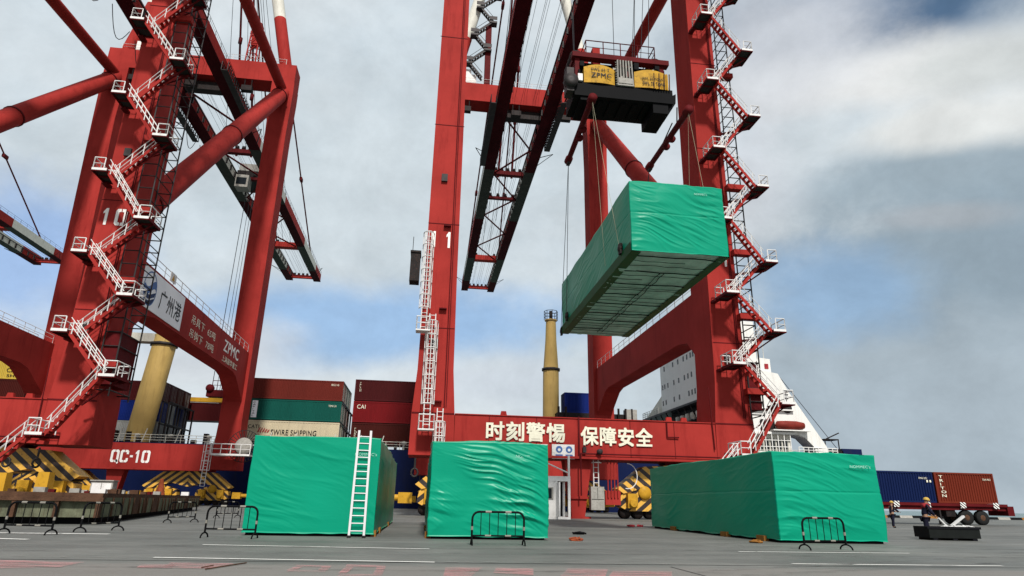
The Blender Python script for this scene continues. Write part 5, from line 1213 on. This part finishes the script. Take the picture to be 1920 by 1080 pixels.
# ------------------------------------------------------------------ black crate with webbing
ca, cb2 = at_z(1745, 1013), at_z(1841, 1015); d = (cb2-ca).normalized(); nrm = Vector((-d.y, d.x, 0)); Lc = (cb2-ca).length
cr = empty('open_crate', ca, 'open black crate on the quay with white webbing piled in it', 'crate')
def cpt(u, v, z): return ca+d*u+nrm*v+Vector((0, 0, z))
def cbox(u0, u1, v0, v1, z0, z1, nm, m): return MB().hexa([cpt(u0, v0, z0), cpt(u1, v0, z0), cpt(u1, v1, z0), cpt(u0, v1, z0)], [cpt(u0, v0, z1), cpt(u1, v0, z1), cpt(u1, v1, z1), cpt(u0, v1, z1)]).build(nm, m, cr)
M['crate'] = mat('black_crate', (0.010, 0.012, 0.011), 0.6, var=0.3, scale=6); M['crate2'] = mat('black_crate_end', (0.006, 0.006, 0.009), 0.6)
cbox(0, Lc, 0, 0.06, 0.1, 0.56, 'front_side', M['crate']); cbox(0, Lc, 1.1, 1.16, 0.1, 0.56, 'back_side', M['crate']); cbox(0, 0.06, 0.06, 1.1, 0.1, 0.56, 'end_side', M['crate2']); cbox(Lc-0.06, Lc, 0.06, 1.1, 0.1, 0.56, 'end_side', M['crate2']); cbox(0.06, Lc-0.06, 0.06, 1.1, 0.1, 0.3, 'floor', M['crate2'])
for u in (0.15, Lc/2-0.1, Lc-0.35): cbox(u, u+0.2, 0.02, 1.12, 0, 0.1, 'skid', M['crate2'])
cbox(-0.06, Lc+0.06, -0.03, 0.0, 0.48, 0.58, 'rim', M['crate2'])
wb = empty('webbing_pile', cpt(1.2, 0.5, 0.3), 'tangle of white webbing and foam strips sticking out of the black crate', 'webbing')
random.seed(9)
for k in range(12):
    u = 0.6+k*0.13; pts = [cpt(u+random.uniform(-.2, .2)+0.1*j, 0.4+random.uniform(-.2, .2), 0.42+0.09*j*(1 if j < 3 else 0.4)+random.uniform(-.03, .05)) for j in range(5)]; MB().path(pts, 0.035, 5).build('strap', M['foam'], wb)
MB().beam(cpt(1.3, 0.45, 0.6), cpt(1.95, 0.5, 1.02), 0.13, 0.08).build('foam_strip', M['foam'], wb); MB().beam(cpt(1.1, 0.45, 0.55), cpt(0.75, 0.4, 0.92), 0.09, 0.06).build('foam_strip', M['foam'], wb)

# ------------------------------------------------------------------ people
def skinned(name, joints, edges, m, parent, sub=2):
    me = bpy.data.meshes.new(name); ks = list(joints); o0 = base_of(parent)
    me.from_pydata([(Vector(joints[k][0])-o0)[:] for k in ks], [(ks.index(a), ks.index(b)) for a, b in edges], [])
    o = bpy.data.objects.new(name, me); COL.objects.link(o); o.parent = parent
    sk = o.modifiers.new('skin', 'SKIN'); sk.use_smooth_shade = True
    for i, k in enumerate(ks): r = joints[k][1]; me.skin_vertices[0].data[i].radius = r if isinstance(r, tuple) else (r, r)
    me.skin_vertices[0].data[0].use_root = True
    s = o.modifiers.new('sub', 'SUBSURF'); s.levels = sub; s.render_levels = sub; me.materials.append(m)
    return o
def person(base, face_deg, lean, label, top_m, arm_fwd, vest=None, scale=1.0):
    """standing figure: lean = forward bend of the torso in radians"""
    r = empty('person', base, label, 'person'); fa = radians(face_deg); F = Vector((cos(fa), sin(fa), 0)); Sd = Vector((-sin(fa), cos(fa), 0)); B0 = Vector(base)
    def P(f, s, z): return B0+(F*f+Sd*s+Vector((0, 0, z)))*scale
    def T(h, s=0, f=0): # point on leaning torso, h above hip
        return P(h*sin(lean)+f*cos(lean), s, 0.92+h*cos(lean)-f*sin(lean))
    J = {'hip': (P(0, 0, 0.92), (0.15*scale, 0.12*scale)), 'waist': (T(0.18), (0.14*scale, 0.11*scale)), 'chest': (T(0.38), (0.17*scale, 0.12*scale)), 'neck': (T(0.54), 0.06*scale), 'jaw': (T(0.61, 0, 0.02), 0.07*scale), 'head': (T(0.70, 0, 0.03), (0.085*scale, 0.10*scale)), 'crown': (T(0.77, 0, 0.02), 0.07*scale)}
    E = [('hip', 'waist'), ('waist', 'chest'), ('chest', 'neck'), ('neck', 'jaw'), ('jaw', 'head'), ('head', 'crown')]
    for s, sg_ in (('l', 1), ('r', -1)):
        st_ = 0.10*sg_
        J.update({s+'th': (P(0.0, 0.10*sg_, 0.82), 0.10*scale), s+'kn': (P(0.03+st_*0.8, 0.11*sg_, 0.48), 0.065*scale), s+'an': (P(-0.01+st_*0.6, 0.12*sg_, 0.09), 0.045*scale), s+'to': (P(0.14+st_*0.6, 0.13*sg_, 0.045), 0.04*scale),
                  s+'sh': (T(0.47, 0.19*sg_), 0.07*scale), s+'el': (T(0.24, 0.25*sg_, 0.08+arm_fwd*0.12), 0.048*scale), s+'wr': (T(0.14 if arm_fwd < 1 else 0.2, 0.17*sg_, 0.10+arm_fwd*0.30), 0.032*scale), s+'pa': (T(0.12 if arm_fwd < 1 else 0.19, 0.15*sg_, 0.16+arm_fwd*0.33), 0.035*scale)})
        E += [('hip', s+'th'), (s+'th', s+'kn'), (s+'kn', s+'an'), (s+'an', s+'to'), ('chest', s+'sh'), (s+'sh', s+'el'), (s+'el', s+'wr'), (s+'wr', s+'pa')]
    body = skinned('body', J, E, M['skin'], r)
    def grow(keys, edges, dr, nm, m): return skinned(nm, {k: (J[k][0], tuple(x+dr for x in J[k][1]) if isinstance(J[k][1], tuple) else J[k][1]+dr) for k in keys}, edges, m, r)
    grow(['hip', 'lth', 'rth', 'lkn', 'rkn', 'lan', 'ran'], [e for e in E if e[0] in ('hip', 'lth', 'rth', 'lkn', 'rkn') and e[1] not in ('waist',)], 0.025, 'trousers', M['navycloth'])
    grow(['hip', 'waist', 'chest', 'lsh', 'rsh', 'lel', 'rel', 'lwr', 'rwr'], [('hip', 'waist'), ('waist', 'chest'), ('chest', 'lsh'), ('chest', 'rsh'), ('lsh', 'lel'), ('rsh', 'rel'), ('lel', 'lwr'), ('rel', 'rwr')], 0.028, 'jacket', top_m)
    if vest: skinned('shoulder_yoke', {'c': (T(0.46), (0.19, 0.14)), 'l': (T(0.48, 0.2), 0.105), 'r': (T(0.48, -0.2), 0.105)}, [('c', 'l'), ('c', 'r')], vest, r)
    for s in ('l', 'r'): skinned('boot', {'a': (J[s+'an'][0], 0.065*scale), 't': (J[s+'to'][0], 0.055*scale)}, [('a', 't')], M['black'], r, 1)
    # fingers: four and a thumb, curled forward from each palm
    q = MB()
    for s, sg_ in (('l', 1), ('r', -1)):
        pa = J[s+'pa'][0]; fd = (pa-J[s+'wr'][0]).normalized()
        for k in range(4): o_ = Sd*(k-1.5)*0.02; ln = (0.05, 0.06, 0.055, 0.045)[k]; a = pa+fd*0.03+o_; b = a+fd*ln; c = b+(fd*0.4+Vector((0, 0, -1))*0.6).normalized()*0.03; q.path([a, b, c], 0.009, 5)
        a = pa-Sd*sg_*0.03; q.path([a, a-Sd*sg_*0.025+fd*0.03, a-Sd*sg_*0.02+fd*0.055], 0.010, 5)
    q.build('fingers', M['skin'], body)
    hd = J['head'][0]; up = (J['crown'][0]-J['jaw'][0]).normalized(); fwd = (F*cos(lean)-Vector((0, 0, 1))*sin(lean)).normalized()
    q = MB(); q.tube(hd+fwd*0.09-up*0.02, hd+fwd*0.125-up*0.035, 0.016, 6, 0.011); q.build('nose', M['skin'], body)
    q = MB()
    for s in (-1, 1): c = hd+fwd*0.088+Sd*s*0.035+up*0.01; q.tube(c, c+fwd*0.008, 0.011, 6)
    q.tube(hd+fwd*0.085-up*0.075-Sd*0.02, hd+fwd*0.085-up*0.075+Sd*0.02, 0.006, 5); q.build('eyes_and_mouth', M['black'], body)
    q = MB(); n = 14; rings = []
    hc_ = hd+up*0.045
    vs = []; m_ = 6
    for j in range(m_+1):
        t = j/m_*pi/2
        for k in range(n): a = 2*pi*k/n; vs.append(hc_+(fwd*cos(a)*0.145+Sd*sin(a)*0.125)*cos(t)+up*0.135*sin(t))
    q.add(vs, [(j*n+k, j*n+(k+1) % n, (j+1)*n+(k+1) % n, (j+1)*n+k) for j in range(m_) for k in range(n)], True)
    vb = [hc_+(fwd*cos(2*pi*k/n)*(0.19 if cos(2*pi*k/n) > 0.5 else 0.155)+Sd*sin(2*pi*k/n)*0.135)-up*0.005 for k in range(n)]
    q.add(vs[:n]+vb, [(k, (k+1) % n, n+(k+1) % n, n+k) for k in range(n)]); q.build('helmet', M['helmet'], r)
    return r
pz = at_z(1676, 990)
person((pz.x, pz.y, 0), 0, 0.12, 'worker in dark clothes and yellow-tan helmet standing before the trailer, arms held forward', M['navycloth'], 1.0, scale=1.06)
pp = at_y(1742, 1000, 29.2)
person((pp.x, 29.3, 0), -20, 0.22, 'worker in yellow helmet and dark clothes with red shoulders bending over the black crate', M['navycloth'], 0.75, vest=M['redcloth'], scale=1.04)

# ------------------------------------------------------------------ things left lying on the ground
def heap(name, px, py, w, h, m, lab, cat, seed, dep=0.5):
    p = at_z(px, py); r = empty(name, p, lab, cat); random.seed(seed); q = MB(); pts = []
    for k in range(26):
        a = k*0.9; pts.append(p+Vector((w/2*cos(a)*random.uniform(.3, 1), dep/2*sin(a)*random.uniform(.3, 1), 0.03+h*random.uniform(0, 1)*(1-k/30))))
    q.path(pts, 0.035, 5); q.build('coil', m, r); 
    q = MB(); n = 10; vs = [(p.x+w/2*0.8*cos(2*pi*k/n)*random.uniform(.7, 1.1), p.y+dep/2*sin(2*pi*k/n), 0.01) for k in range(n)]+[(p.x+w*0.25*cos(2*pi*k/n), p.y+dep*0.25*sin(2*pi*k/n), h*random.uniform(.5, 1)) for k in range(n)]
    q.add(vs, [(k, (k+1) % n, n+(k+1) % n, n+k) for k in range(n)]+[tuple(range(n, 2*n))], True); q.build('core', m, r); return r
heap('sling_heap', 1080, 1014, 0.62, 0.10, M['orange'], 'crumpled orange-brown sling lying on the ground between the blocks', 'sling', 1)
heap('cloth_heap', 1086, 1002, 0.62, 0.08, M['black'], 'black cloth lying just behind the orange-brown sling', 'cloth', 2)
heap('sling_heap', 1184, 988, 0.55, 0.10, M['redcloth'], 'red strap heap on the ground near the yellow bogie, left one', 'strap', 3)
heap('sling_heap', 1200, 988, 0.45, 0.10, M['redcloth'], 'red strap heap on the ground near the yellow bogie, right one', 'strap', 4)
heap('rag', 1418, 1018, 0.45, 0.05, M['wood'], 'small tan rag on the ground at the foot of the right block', 'rag', 5)
